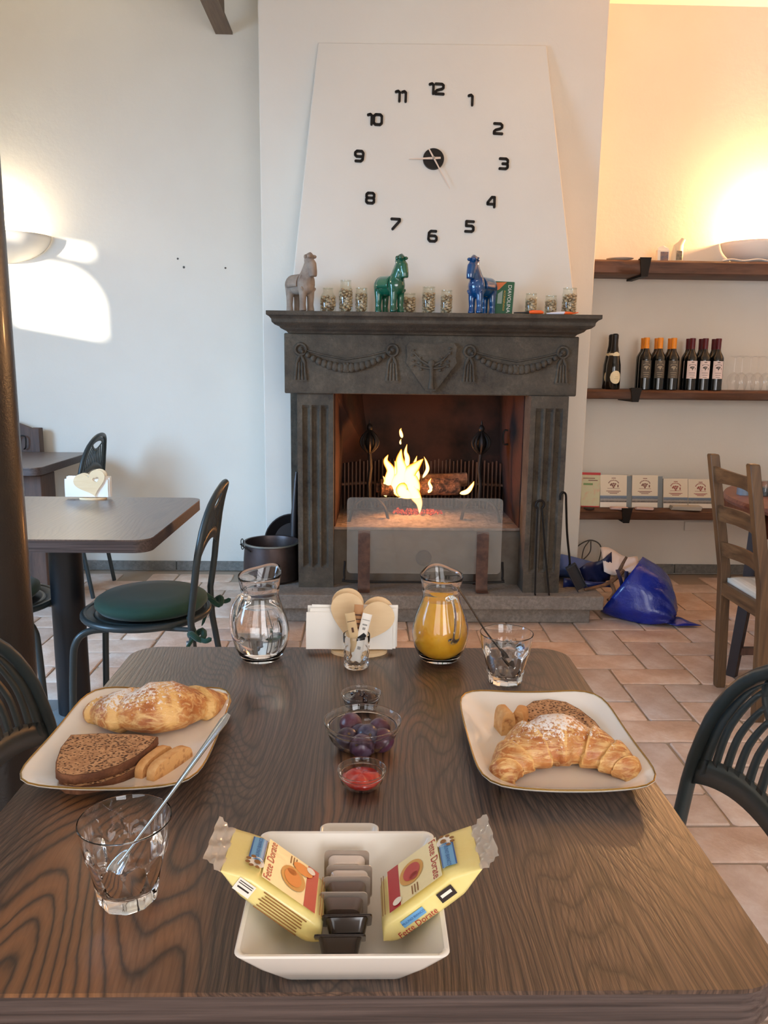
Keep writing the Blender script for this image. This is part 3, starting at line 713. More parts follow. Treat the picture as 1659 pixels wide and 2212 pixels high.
# ------------------------------------------------------------------ clock on the hood
BLK = pm('clock_black', (14, 14, 15), .45)
def hood_y(z): return 3.99 + (BY - .02 - 3.99) * (z - 1.50) / 1.35
SL = math.atan2(BY - .02 - 3.99, 1.35)
ck = thing('wall_clock', 'wall clock of separate black numerals round a black disc on the chimney hood', 'clock', (.318, hood_y(2.281) - .001, 2.281))
def on_hood(x, z):
    t = (3.99 - .2148 * (1.50 - CAM_H)) / (4.2 - .2148 * (z - CAM_H)); zz = CAM_H + t * (z - CAM_H); return x * t, hood_y(zz), zz
DIG = {'1': [[(.18, .92), (.40, 1.0), (.55, .86), (.55, 0)]], '2': [[(.0, 1), (.62, 1), (.78, .86), (.78, .64), (.62, .5), (.16, .36), (.0, .2), (.0, 0), (.8, 0)]],
       '3': [[(.0, 1), (.62, 1), (.78, .86), (.78, .62), (.66, .5), (.78, .38), (.78, .14), (.62, 0), (0, 0)], [(.28, .5), (.66, .5)]],
       '4': [[(.72, 0), (.72, .96), (.45, .96), (.05, .42), (.05, .26), (.72, .26)]], '5': [[(.78, 1), (.06, 1), (.06, .56), (.62, .56), (.78, .42), (.78, .14), (.62, 0), (0, 0)]],
       '6': [[(.72, 1), (.22, 1), (.04, .82), (.0, .2), (.16, 0), (.64, 0), (.8, .16), (.8, .4), (.64, .54), (.04, .54)]], '7': [[(.0, 1), (.8, 1), (.8, .82), (.14, 0)]],
       '8': [[(.16, 1), (.64, 1), (.78, .86), (.78, .64), (.66, .52), (.78, .38), (.78, .14), (.64, 0), (.16, 0), (.02, .14), (.02, .38), (.14, .52), (.02, .64), (.02, .86), (.16, 1)], [(.14, .52), (.66, .52)]],
       '9': [[(.08, 0), (.58, 0), (.76, .18), (.8, .8), (.64, 1), (.16, 1), (0, .84), (0, .6), (.16, .46), (.76, .46)]],
       '0': [[(.16, 1), (.62, 1), (.78, .84), (.78, .16), (.62, 0), (.16, 0), (0, .16), (0, .84), (.16, 1)]]}
def strokes(mb, lines, h, th, x0_, place_, d):
    for ln in lines:
        P = [Vector((x0_ + a * h, b * h)) for a, b in ln]
        for i in range(len(P)):
            mb.prism([(P[i].x + th / 2 * math.cos(q * PI / 5), P[i].y + th / 2 * math.sin(q * PI / 5)) for q in range(10)], lambda a, b: place_(a, b, d), lambda a, b: place_(a, b, 0))
            if i + 1 < len(P):
                t = (P[i + 1] - P[i]); n_ = Vector((-t.y, t.x)).normalized() * th / 2
                mb.prism([tuple(P[i] - n_), tuple(P[i + 1] - n_), tuple(P[i + 1] + n_), tuple(P[i] + n_)], lambda a, b: place_(a, b, d), lambda a, b: place_(a, b, 0))
def on_plane(cx_, cy_, cz_, rot=0.0):
    c, s = math.cos(rot), math.sin(rot)
    def f(a, b, d):
        a, b = a * c - b * s, a * s + b * c
        return (cx_ + a, cy_ + b * math.sin(SL) - d * math.cos(SL), cz_ + b * math.cos(SL) + d * math.sin(SL))
    return f
for s, x, z in (('12', .328, 2.618), ('1', .497, 2.570), ('2', .640, 2.440), ('3', .675, 2.276), ('4', .618, 2.094), ('5', .512, 1.973), ('6', .324, 1.923), ('7', .134, 1.979), ('8', .005, 2.102), ('9', -.052, 2.300), ('10', .025, 2.472), ('11', .152, 2.581)):
    X_, Y_, Z_ = on_hood(x, z); mb = MB(); h = .050; th = .0125
    widths = {'1': .42}; adv = [(.42 if c == '1' else .80) for c in s]; tot = (sum(adv) + (.22 if len(s) > 1 else 0)) * h; cur = -tot / 2
    f = on_plane(X_, Y_, Z_, math.radians(-2.2))
    for c in s:
        strokes(mb, [[(a - (.15 if c == '1' else 0), b - .5) for a, b in ln] for ln in DIG[c]], h, th, cur, f, .008)
        cur += (.42 if c == '1' else .80) * h + .20 * h
    build(mb, 'numeral', BLK, parent=ck, smooth=30)
hx, hy, hz = on_hood(.320, 2.291); f = on_plane(hx, hy, hz)
build(MB().prism([(.052 * math.cos(2 * PI * k / 40), .052 * math.sin(2 * PI * k / 40)) for k in range(40)], lambda a, b: f(a, b, .014), lambda a, b: f(a, b, 0)), 'clock_disc', BLK, parent=ck, smooth=30)
HAND = pm('clock_hand', (226, 208, 192), .35, .3)
def hand(name, ang, ln, tail, w_, d):
    c, s = math.sin(ang), math.cos(ang)
    P = [(-w_ * .8, -tail), (w_ * .8, -tail), (w_, 0), (w_ * .25, ln), (-w_ * .25, ln), (-w_, 0)]
    g = lambda a, b, dd: f(a * s + b * c, -a * c + b * s, dd)
    build(MB().prism(P, lambda a, b: g(a, b, d), lambda a, b: g(a, b, d - .0015)), name, HAND, parent=ck, smooth=0)
hand('minute_hand', math.radians(152), .172, .05, .0042, .0215)
hand('hour_hand', math.radians(267), .122, .035, .0060, .0185)
build(MB().prism([(.007 * math.cos(2 * PI * k / 14), .007 * math.sin(2 * PI * k / 14)) for k in range(14)], lambda a, b: f(a, b, .024), lambda a, b: f(a, b, .012)), 'centre_pin', STEEL, parent=ck)

# ------------------------------------------------------------------ mantel: horses, jars, box, lighters
MZ = 1.5155
def horse(name, m, label, x, y, yaw, sc=1.0):
    h = thing(name, label, 'figurine', (0, 0, 0), None)
    b = MB()
    b.ell((0, 0, .115), (.072, .041, .042), 16, 10); b.ell((.045, 0, .118), (.040, .043, .050), 14, 10); b.ell((-.048, 0, .118), (.038, .043, .047), 14, 10)
    for x_ in (.050, -.052):
        for s in (-1, 1):
            b.tube([(x_, s * .020, .105), (x_ + .002, s * .021, .06), (x_, s * .021, .03), (x_ + .003, s * .021, .0)], [.021, .0165, .0145, .0175], 10)
    b.tube([(.035, 0, .125), (.058, 0, .160), (.072, 0, .195), (.080, 0, .215)], [.042, .034, .027, .022], 12, r2=[.036, .029, .023, .020])
    b.tube([(.070, 0, .222), (.090, 0, .198), (.100, 0, .165), (.102, 0, .146)], [.020, .024, .019, .016], 12, r2=[.019, .022, .019, .017])
    b.ell((.068, 0, .216), (.022, .020, .022), 12, 8)
    b.tube([(-.078, 0, .140), (-.092, 0, .11), (-.088, 0, .06)], [.010, .012, .007], 8)
    build(b, 'horse_body', m, parent=h, remesh=.0032, smoothmod=6)
    b = MB()
    b.tube([(.094, 0, .226), (.078, 0, .238), (.058, 0, .234), (.046, 0, .218)], [.012, .014, .013, .008], 10)
    for s in (-1, 1): b.ell((.090, s * .014, .232), (.012, .011, .008), 10, 6); b.ell((.066, s * .017, .232), (.008, .006, .010), 8, 6)
    b.tube([(.052, 0, .212), (.030, 0, .178), (.010, 0, .158)], [.010, .010, .004], 8, r2=[.007, .008, .004])
    build(b, 'mane', m, parent=h, smooth=60)
    b = MB(); rows = []
    for i in range(9):
        x_ = -.042 + .078 * i / 8
        rows.append([(x_, .0455 * math.cos(a), .117 + .0450 * math.sin(a)) for a in [PI * (-.08 + 1.16 * k / 12) for k in range(13)]])
    b.grid(rows); build(b, 'saddle_cloth', m, parent=h, solid=.005)
    b = MB().tube([(.055 + .003 * math.cos(a), .037 * math.cos(a), .128 + .040 * math.sin(a)) for a in [2 * PI * k / 20 for k in range(20)]], .0035, 6, closed=True)
    b.tube([(.098 + .004 * math.sin(a), .0175 * math.cos(a), .186 + .015 * math.sin(a)) for a in [2 * PI * k / 16 for k in range(16)]], .003, 6, closed=True)
    for q in range(8): b.ell((.060 + .004 * math.cos(q), .036 * math.cos(PI * q / 7), .098 - .012 * math.sin(PI * q / 7)), (.005, .005, .007), 6, 5)
    build(b, 'harness', m, parent=h)
    for s in (-1, 1): build(MB().ell((.093, s * .0185, .206), (.004, .003, .004), 8, 6), 'eye', m, parent=h)
    place(h, (x, y, MZ + .002), yaw); h.scale = (sc, sc, sc); return h
horse('horse_figurine', pm('grey_clay', (158, 142, 126), .8, var=(16, (126, 108, 94)), bmp=(70, .3, .002)), 'matt grey clay horse figurine at the left end of the mantel', -.322, 3.83, math.radians(-50), 1.04)
horse('horse_figurine', pm('green_glaze', (22, 98, 72), .10, var=(9, (12, 72, 54)), coat=.8), 'glazed green horse figurine in the middle of the mantel', .098, 3.83, math.radians(-50), 1.04)
horse('horse_figurine', pm('blue_glaze', (8, 74, 126), .10, var=(9, (6, 52, 100)), coat=.8), 'glazed blue horse figurine on the mantel in front of the green box', .538, 3.83, math.radians(228), 1.04)
JG = thin_glass('jar_glass', (248, 250, 246), edge=.10)
PEB = pm('shell_brown', (206, 182, 146), .7, var=(70, (136, 110, 84), (.4, .6)), bmp=(100, .4, .002))
def jar(xa, xb, top, fill, label, flabel, sh=.6):
    x = (xa + xb) / 2; r = (xb - xa) / 2; h = top - MZ; y = 3.84
    j = thing('glass_jar', label, 'jar', (x, y, MZ), 'open jars along the mantel')
    build(MB().lathe([(r * .5, .001), (r * .94, .001), (r, .005), (r, h * (.62 if sh < .8 else .76)), (r * sh if sh < .8 else r * .9, h * .82), (r * sh if sh < .8 else r * .88, h * .95)], 24, c=(x, y, MZ)), 'jar_wall', JG, parent=j)
    rt = r * sh if sh < .8 else r * .88
    build(MB().tube([(x + rt * math.cos(a), y + rt * math.sin(a), MZ + h * .97) for a in [2 * PI * k / 24 for k in range(24)]], .0022, 6, closed=True), 'jar_rim', JG, parent=j)
    mb = MB(); rg = random.Random(int(x * 1000) + 999); n = int(46 * fill * h / .1)
    for k in range(n):
        z = MZ + .010 + (h * fill * .8) * k / n; a = k * 2.4; q = (r - .0105) * (1 if k % 4 else .3)
        mb.ell((x + q * math.cos(a), y + q * math.sin(a), z), (rg.uniform(.008, .0115), rg.uniform(.008, .0115), rg.uniform(.006, .009)), 8, 5)
    tag(build(mb, 'snail_shells', PEB, loc=(x, y, MZ)), flabel, 'shells', kind='stuff')
J = [(-.229, -.153, 1.630, .72, 'squat round glass jar beside the grey horse', .62), (-.140, -.074, 1.668, .80, 'tallest glass jar of the three between grey and green horse', .74), (-.062, -.004, 1.632, .85, 'small glass jar just left of the green horse', .9),
     (.161, .225, 1.610, .85, 'low glass jar close behind the green horse', .9), (.253, .317, 1.642, .85, 'middle glass jar of those between green and blue horse', .9), (.341, .398, 1.627, .85, 'narrow glass jar nearest the blue horse', .9),
     (.744, .800, 1.618, .8, 'small glass jar behind the orange and black lighter', .9), (.838, .895, 1.609, .8, 'lowest glass jar near the right mantel end', .9), (.919, .989, 1.646, .85, 'tall wide glass jar at the right mantel end', .9)]
for xa, xb, tp, fl_, lb, sh_ in J: jar(xa, xb, tp, fl_, lb + ', filled with shells', 'brown shells inside the ' + lb.replace(' glass', ''), sh_)
# firelighter box
GREEN = pm('green_card', (16, 88, 50), .45)
bx = thing('firelighter_box', 'green firelighter box with white upright lettering behind the blue horse', 'box', (0, 0, 0))
build(MB().bb(-.046, .046, -.022, .022, 0, .158), 'carton', GREEN, parent=bx, bevel=.001)
def flat(mb, verts, faces, fn): return mb.add([fn(*p) for p in verts], faces)
WHITE_INK = pm('white_ink', (240, 240, 235), .5); YEL_INK = pm('yellow_ink', (235, 180, 50), .5); RED_INK = pm('red_ink', (186, 40, 34), .5)
front = lambda a, b: (a, -.0226, b)
v, f_ = text2d('DIAVOLINA', .0245); build(flat(MB(), [(b + .026, -a + .079) for a, b in v], f_, front), 'lettering', WHITE_INK, parent=bx, smooth=0)
v, f_ = text2d('ACCENDIFUOCO', .012); build(flat(MB(), [(b + .004, -a + .070) for a, b in v], f_, front), 'small_lettering', YEL_INK, parent=bx, smooth=0)
build(flat(MB(), [(-.044, .152), (.010, .156), (-.024, .120), (-.044, .112)], [(0, 3, 2, 1)], front), 'orange_corner', pm('orange_ink', (222, 120, 60), .5), parent=bx, smooth=0)
build(flat(MB(), [(-.028, .055), (-.006, .055), (-.006, .118), (-.028, .10)], [(0, 1, 2, 3)], front), 'grey_panel', pm('grey_ink', (150, 170, 160), .5), parent=bx, smooth=0)
place(bx, (.646, 3.90, MZ), rot=(0, math.radians(3), math.radians(-12)))
ORANGE = pm('orange_plastic', (238, 96, 32), .35)
l1 = thing('gas_lighter', 'black and orange gas lighter lying on the mantel', 'lighter', (.74, 3.745, MZ))
build(MB().tube([(.745, 3.745, MZ + .0085), (.760, 3.745, MZ + .0095), (.800, 3.744, MZ + .0095), (.812, 3.744, MZ + .007)], [.006, .0085, .0085, .005], 10), 'grip', ORANGE, parent=l1)
build(MB().tube([(.675, 3.746, MZ + .005), (.72, 3.745, MZ + .006), (.746, 3.745, MZ + .008)], [.003, .004, .006], 10), 'nozzle', BLK, parent=l1)
l2 = thing('gas_lighter', 'white and orange gas lighter lying at the right of the mantel', 'lighter', (.90, 3.745, MZ))
build(MB().tube([(.828, 3.746, MZ + .004), (.87, 3.745, MZ + .006), (.912, 3.745, MZ + .008)], [.003, .006, .007], 10), 'body', pm('white_plastic', (214, 214, 222), .35), parent=l2)
build(MB().tube([(.908, 3.745, MZ + .0075), (.935, 3.745, MZ + .007), (.955, 3.745, MZ + .006), (.975, 3.745, MZ + .010)], [.007, .006, .003, .002], 10), 'grip', ORANGE, parent=l2)

# ------------------------------------------------------------------ alcove: sconces, shelves and what stands on them
BOWL = pm('sconce_plaster', (224, 216, 204), .8)
def sconce(x, z, col, power, label):
    s = thing('wall_sconce', label, 'lamp', (x, YF, z))
    rows = []
    for i in range(13):
        a = PI / 2 * i / 12; row = []
        for k in range(33):
            b = PI * k / 32
            row.append((x + .285 * math.cos(b) * math.cos(a) , YF - .002 - .23 * math.sin(b) * math.cos(a), z - .150 * math.sin(a)))
        rows.append(row)
    build(MB().grid(rows), 'bowl', BOWL, parent=s, smooth=180, solid=.008)
    build(MB().ell((x, YF - .075, z - .02), (.028, .028, .045), 12, 8), 'bulb', emit('bulb_' + name_of(col), tuple(int(255 * c ** .45) for c in col), 30), parent=s)
    light('sconce_light', 'POINT', (x, YF - .055, z + .072), power, col, shadow_soft_size=.035)
def name_of(c): return 'warm' if c[2] < .4 else 'pale'
sconce(2.36, 2.005, (1.0, .50, .195), 160, 'white half bowl wall lamp glowing warm above the right shelves')
sconce(-2.125, 1.985, (1.0, .84, .58), 18, 'white half bowl wall lamp behind the brown post')

PLANK = streak('shelf_wood', (70, 45, 33), (112, 78, 58), axis=0, rough=.55, fine=30)
def shelf(z0, z1, yf, xa, brk, label, seed):
    s = thing('wall_shelf', label, 'shelf', (2.25, 4.68, z0)); rg = random.Random(seed); rows = []
    for i in range(41):
        x = xa + (XR - .02 - xa) * i / 40; w1, w2, w3 = (rg.uniform(-.005, .005) for _ in range(3))
        rows.append([(x, YF, z0), (x, YF, z1), (x, yf + .012, z1), (x, yf - .004 + w1, z1 - .012), (x, yf + w2, (z0 + z1) / 2 + .004), (x, yf + .006 + w3, z0 + .008), (x, yf + .022, z0)])
    build(MB().grid(rows, cv=True, cap=True), 'plank', PLANK, parent=s, smooth=45)
    for bx_ in brk:
        mb = MB().add([(bx_ - .032, yf - .014, z1 + .012), (bx_ + .032, yf - .014, z1 + .012), (bx_ + .018, yf - .010, z0 - .014), (bx_ - .018, yf - .010, z0 - .014),
                       (bx_ - .032, yf - .006, z1 + .012), (bx_ + .032, yf - .006, z1 + .012), (bx_ + .018, yf - .002, z0 - .014), (bx_ - .018, yf - .002, z0 - .014)],
                      [(0, 1, 2, 3), (7, 6, 5, 4), (0, 4, 5, 1), (1, 5, 6, 2), (2, 6, 7, 3), (3, 7, 4, 0)])
        mb.bb(bx_ - .016, bx_ + .016, yf - .008, YF, z0 - .014, z0 - .002)
        mb.bb(bx_ - .028, bx_ + .028, yf - .010, yf + .03, z1 + .002, z1 + .008)
        build(mb, 'bracket', IRON, parent=s, smooth=0)
    return s
S1, S2, S3 = 1.872, 1.153, .452
shelf(1.795, S1, 4.555, 1.22, (1.545, 2.75), 'top dark rough wooden wall shelf beside the chimney breast', 1)
shelf(1.098, S2, 4.545, 1.22, (1.540, 2.75), 'middle dark wooden wall shelf carrying the wine bottles', 2)
shelf(.388, S3, 4.545, 1.22, (1.535, 2.75), 'lowest dark wooden wall shelf carrying the brochures', 3)

# wine bottles
DGLASS = pm('dark_bottle', (10, 12, 11), .06, coat=.5)
ORCAP = pm('orange_capsule', (240, 150, 44), .45); RDCAP = pm('dark_red_capsule', (88, 18, 28), .4); BKCAP = pm('black_foil', (18, 16, 16), .4)
LBLD = pm('dark_label', (84, 78, 68), .6); LBLW = pm('pink_white_label', (232, 214, 208), .6); CREAM = pm('cream_label', (238, 224, 186), .55); INK = pm('dark_ink', (60, 52, 46), .6); PALEINK = pm('pale_ink', (170, 158, 136), .6)
def wrap(mb, r, verts, faces, z, rot=0): return mb.add([((r) * math.sin(x / r + rot), -(r) * math.cos(x / r + rot), z + y) for x, y in verts], faces)
def rect(w_, h_, n=10, x0_=0, y0_=0):
    v = [(x0_ - w_ / 2 + w_ * i / n, y0_ + s * h_ / 2) for i in range(n + 1) for s in (-1, 1)]
    return v, [(2 * i, 2 * i + 2, 2 * i + 3, 2 * i + 1) for i in range(n)]
def disc(r, cx_=0, cy_=0, n=14, ry=None): return [(cx_ + r * math.cos(2 * PI * k / n), cy_ + (ry or r) * math.sin(2 * PI * k / n)) for k in range(n)], [tuple(range(n))]
def oval(rx, ry, x0_=0, n=16):
    v = []
    for i in range(n + 1):
        a = -1 + 2 * i / n; hh = ry * math.sqrt(max(1e-4, 1 - a * a)); v += [(x0_ + rx * a, -hh), (x0_ + rx * a, hh)]
    return v, [(2 * i, 2 * i + 2, 2 * i + 3, 2 * i + 1) for i in range(n)]
def emblem(mb, r, z, rot, s=1.0):
    """The small bunch of grapes with an arch of letters over it."""
    for q, (a, b) in enumerate([(-.006, .004), (0, .005), (.006, .004), (-.003, -.001), (.003, -.001), (0, -.006), (-.009, .001)]): wrap(mb, r, *disc(.0030 * s, a * s, b * s, 8), z, rot)
    wrap(mb, r, *rect(.003 * s, .008 * s, 1, .013 * s, -.003 * s), z, rot)
    for q in range(7):
        a = PI * (.15 + .7 * q / 6); wrap(mb, r, *rect(.0026 * s, .004 * s, 1, .016 * s * math.cos(a), .008 * s + .008 * s * math.sin(a)), z, rot)
    wrap(mb, r, *rect(.030 * s, .0016 * s, 2, 0, -.012 * s), z, rot)
def wine(name_lbl, cap, lbl, ink):
    b = thing('wine_bottle', name_lbl, 'bottle', (0, 0, 0), None)
    build(MB().lathe([(.010, .004), (.033, 0), (.0365, .004), (.0368, .168), (.0355, .188), (.028, .204), (.0185, .220), (.0150, .236), (.0145, .285), (.0150, .292), (.010, .2935)], 24), 'bottle_glass', DGLASS, parent=b)
    build(MB().lathe([(.0152, .234), (.0156, .280), (.0162, .284), (.0160, .296), (.004, .297)], 20), 'capsule', cap, parent=b)
    lb = build(wrap(MB(), .0373, *rect(.062, .100, 12), .118), 'label', lbl, parent=b, smooth=180)
    mb = MB(); emblem(mb, .0377, .128, 0, 1.25)
    for q in range(3): wrap(mb, .0377, *rect(.036 - .006 * q, .0022, 4), .100 - .012 * q)
    wrap(mb, .0377, *rect(.016, .004, 3), .160)
    build(mb, 'label_print', ink, parent=lb, smooth=0); return b
wo = wine('', ORCAP, LBLD, PALEINK); wr = wine('', RDCAP, LBLW, INK)
ordn = ('leftmost', 'middle', 'rightmost')
for proto, col, xs, grp in ((wo, 'orange-capped', (1.602, 1.681, 1.760), 'orange-capped wine bottles'), (wr, 'dark-red-capped', (1.868, 1.943, 2.019), 'dark-red-capped wine bottles')):
    lbl = 'dark grey label' if proto is wo else 'pinkish white label'
    for q, x in enumerate(xs):
        for back in (0, 1):
            L_ = f'{ordn[q]} {col} wine bottle of the three in the {"rear" if back else "front"} row' + (', with ' + lbl if not back else '')
            o = proto if (q == 0 and back == 0) else dup(proto)
            place(o, (x + (.012 if back else 0), 4.595 + .085 * back, S2), -.10); o['label'] = L_; o['group'] = grp
pv = thing('sparkling_bottle', 'black sparkling wine bottle with oval cream label, front one of the pair', 'bottle', (0, 0, 0), 'sparkling wine bottles')
build(MB().lathe([(.010, .004), (.038, 0), (.0415, .005), (.0420, .10), (.0400, .14), (.0310, .19), (.0215, .225), (.0180, .25), (.0170, .290), (.0175, .300), (.008, .302)], 24), 'bottle_glass', DGLASS, parent=pv)
build(MB().lathe([(.0240, .218), (.0186, .25), (.0178, .285), (.0190, .292), (.0185, .310), (.012, .316), (.003, .317)], 20), 'foil', BKCAP, parent=pv)
build(wrap(MB(), .0425, *oval(.034, .037), .070, .25), 'label', CREAM, parent=pv, smooth=180)
wrapn = MB(); v, f_ = rect(.085, .022, 14); wrapn.add([(.0300 * math.sin(x / .03), -.0300 * math.cos(x / .03), .195 + y) for x, y in v], f_)
v, f_ = oval(.019, .019, .008); wrapn.add([(.0308 * math.sin(x / .03), -.0308 * math.cos(x / .03), .194 + y) for x, y in v], f_)
build(wrapn, 'neck_label', CREAM, parent=pv, smooth=180)
mb = MB()
for q in range(2): wrap(mb, .0429, *rect(.026 - .008 * q, .002, 6), .062 + .010 * q, .35)
build(mb, 'label_print', pm('gold_ink', (170, 160, 110), .5), parent=pv, smooth=0)
place(pv, (1.420, 4.60, S2), -.15)
dup(pv, 'black sparkling wine bottle standing behind the other sparkling one', (1.430, 4.695, S2), -.6)
# upturned wine glasses
WG = thin_glass('wine_glass', edge=.10)
wg = thing('wine_glass', '', 'glass', (0, 0, 0), 'upturned wine glasses')
build(MB().lathe([(.026, .0), (.034, .030), (.037, .055), (.033, .080), (.020, .098), (.006, .106)], 24), 'cup', WG, parent=wg)
build(MB().tube([(0, 0, .104), (0, 0, .190)], .0038, 8), 'stem', WG, parent=wg)
build(MB().lathe([(.004, .188), (.012, .194), (.032, .199), (.033, .2005), (.004, .2005)], 24), 'glass_foot', WG, parent=wg)
for q, (x, y, lb) in enumerate([(2.170, 4.60, 'front upturned wine glass nearest the dark-red-capped bottles'), (2.265, 4.60, 'second front upturned wine glass from the bottles'), (2.36, 4.60, 'third front upturned wine glass, at the photo edge'),
                                (2.168, 4.69, 'rear upturned wine glass nearest the dark-red-capped bottles'), (2.264, 4.69, 'second upturned wine glass in the rear row'), (2.36, 4.69, 'third upturned wine glass in the rear row')]):
    o = wg if q == 0 else dup(wg); place(o, (x, y, S2)); o['label'] = lb
# brochures leaning on the lowest shelf
PAPER = pm('cream_paper', (232, 222, 200), .7); PAPW = pm('white_paper', (240, 234, 222), .7)
def photo_mat():
    m, N, L, P = nodes('printed_photo'); t = coords(N, L, (1, 1, 1), obj=False); sp = N.new('ShaderNodeSeparateXYZ'); L.new(t, sp.inputs[0])
    n_ = noise(N, L, coords(N, L), 70, 4, .6); v = mathn(N, L, 'ADD', sp.outputs[2], mathn(N, L, 'MULTIPLY', n_, .35))
    L.new(ramp(N, L, v, [(.22, (52, 50, 50)), (.34, (128, 122, 116)), (.62, (160, 160, 158)), (.8, (96, 112, 130)), (1.0, (112, 132, 156))]), P.inputs['Base Color']); P.inputs['Roughness'].default_value = .45; return m
PHOTO = photo_mat(); BROWN_INK = pm('brown_ink', (134, 92, 80), .6); RED2 = pm('brick_ink', (160, 92, 82), .6); GREYCARD = pm('grey_holder', (126, 136, 140), .5)
def brochure(x0_, x1_, ztop, y, tilt, label, ink, depth, hold=0):
    w_ = x1_ - x0_; h = ztop - S3 - .004
    b = thing('brochure_stack', label, 'brochures', (0, 0, 0), 'brochure stacks on the lowest shelf')
    build(MB().bb(-w_ / 2, w_ / 2, 0, depth, 0.0, h), 'paper_block', PAPW, parent=b, bevel=.001)
    g = lambda a, b_: (a, -.0006, b_)
    cov = build(MB().bb(-w_ / 2, w_ / 2, -.0005, 0, h * .16, h), 'cover', PAPER, parent=b, smooth=0)
    build(MB().bb(-w_ / 2, w_ / 2, -.0008, -.0004, h * .16, h * .36), 'photo_band', PHOTO, parent=cov, smooth=0)
    mb = MB(); s = 1.9
    for (a, c) in ((-.006, .004), (0, .005), (.006, .004), (-.003, -.001), (.003, -.001), (0, -.006), (-.009, .001)): flat(mb, *disc(.0030 * s, a * s, h * .68 + c * s, 8), g)
    for q in range(9):
        t = PI * (.1 + .8 * q / 8); flat(mb, *rect(.003 * s, .0035 * s, 1, .016 * s * math.cos(t), h * .72 + .012 * s * math.sin(t)), g)
    flat(mb, *rect(.004 * s, .008 * s, 1, .014 * s, h * .66), g); flat(mb, *rect(w_ * .46, .0022, 1, 0, h * .585), g)
    flat(mb, *rect(w_ * .16, .004, 1, 0, h * .90), g)
    for q in range(3): flat(mb, *rect(w_ * (.55 - .13 * q), .0035, 1, 0, h * (.50 - .035 * q)), g)
    build(mb, 'cover_print', ink, parent=cov, smooth=0)
    if hold: build(MB().bb(w_ / 2, w_ / 2 + hold, .004, depth + .01, 0, h * .97), 'holder_side', GREYCARD, parent=b, smooth=0)
    place(b, ((x0_ + x1_) / 2, y, S3 + .001), rot=(math.radians(-tilt), 0, 0)); return b
brochure(1.400, 1.560, .650, 4.625, 9, 'cream brochure stack second from the chimney, next to the red-topped leaflets', BROWN_INK, .045, .03)
brochure(1.592, 1.748, .650, 4.625, 9, 'cream brochure stack in the middle of the lowest shelf, brown emblem', BROWN_INK, .045, .03)
brochure(1.782, 1.930, .632, 4.620, 11, 'cream brochure stack with red emblem, left of the two touching stacks', RED2, .05)
brochure(1.932, 2.080, .630, 4.618, 11, 'cream brochure stack with red emblem, right of the two touching stacks by the wooden chair', RED2, .05)
lf = thing('leaflet_stack', 'narrow leaflet stack with a red top edge beside the chimney breast', 'leaflets', (0, 0, 0))
build(MB().bb(-.055, .055, 0, .05, 0, .205), 'paper_block', pm('pale_green_paper', (206, 204, 168), .7, var=(26, (214, 178, 150), (.5, .7))), parent=lf, bevel=.001)
build(MB().bb(-.0555, .0555, -.001, .051, .192, .2065), 'red_top', RED_INK, parent=lf, smooth=0); build(MB().bb(-.0555, .0555, -.001, .0, 0, .006), 'red_foot', RED_INK, parent=lf, smooth=0)
mb = MB()
for q, (a, z, ww) in enumerate(((-.012, .172, .07), (.012, .160, .055))): flat(mb, *rect(ww, .005, 1, a, z), lambda p, r: (p, -.0012, r))
build(mb, 'print', BROWN_INK, parent=lf, smooth=0)
build(flat(MB(), *rect(.055, .012, 1, -.016, .137), lambda p, r: (p, -.0012, r)), 'green_print', pm('green_ink', (120, 150, 96), .6), parent=lf, smooth=0)
place(lf, (1.341, 4.63, S3 + .001), rot=(math.radians(-7), 0, math.radians(-6)))
def cards(x, y, w_, d, h, rz, label, m):
    mb = MB()
    for k in range(3): mb.box((.002 * k, -.001 * k, h * (k + .5) / 3), (w_, d, h / 3 * .9), rz=.04 * k)
    place(tag(build(mb, 'card_pile', m, smooth=0), label, 'cards'), (x, y, S3 + .001), rz)
PINKP = pm('pinkish_card', (226, 196, 190), .7)
cards(1.495, 4.570, .10, .05, .010, -.25, 'pinkish cards lying below the second brochure stack', PINKP)
cards(1.645, 4.568, .10, .045, .010, -.2, 'pinkish cards lying below the middle brochure stack', PINKP)
cards(1.895, 4.575, .17, .07, .022, -.18, 'pile of small booklets lying before the red emblem brochures', pm('booklet', (188, 184, 174), .6))
tag(build(MB().lathe([(.03, .001), (.03, .006), (.02, .008)], 16, c=(1.318, 4.565, S3)), 'coaster', pm('dark_coaster', (42, 30, 24), .6), loc=(1.318, 4.565, S3)), 'small dark round coaster before the red-topped leaflets', 'coaster')
# things on the top shelf
pk = thing('packet', 'small white packet with a dark picture on the top shelf', 'packet', (0, 0, 0))
build(MB().add([(-.026, -.012, 0), (.026, -.012, 0), (.026, .012, 0), (-.026, .012, 0), (-.027, -.008, .055), (.027, -.008, .055), (.027, .008, .055), (-.027, .008, .055), (-.024, 0, .066), (0, 0, .078), (.026, 0, .068)],
      [(0, 3, 2, 1), (0, 1, 5, 4), (1, 2, 6, 5), (2, 3, 7, 6), (3, 0, 4, 7), (4, 5, 10, 9, 8), (7, 8, 9, 10, 6), (5, 6, 10), (4, 8, 7)]), 'wrapper', PAPW, parent=pk, smooth=0)
build(flat(MB(), *rect(.036, .042, 1, .004, .026), lambda a, b: (a, -.0127 + b * .06, b)), 'picture', pm('picture_print', (92, 98, 118), .5, var=(60, (150, 120, 110))), parent=pk, smooth=0)
place(pk, (1.668, 4.63, S1), .1); pk.scale = (1.3, 1.3, 1.15)
pk = thing('packet', 'taller twisted cream packet beside the small white packet on the top shelf', 'packet', (0, 0, 0))
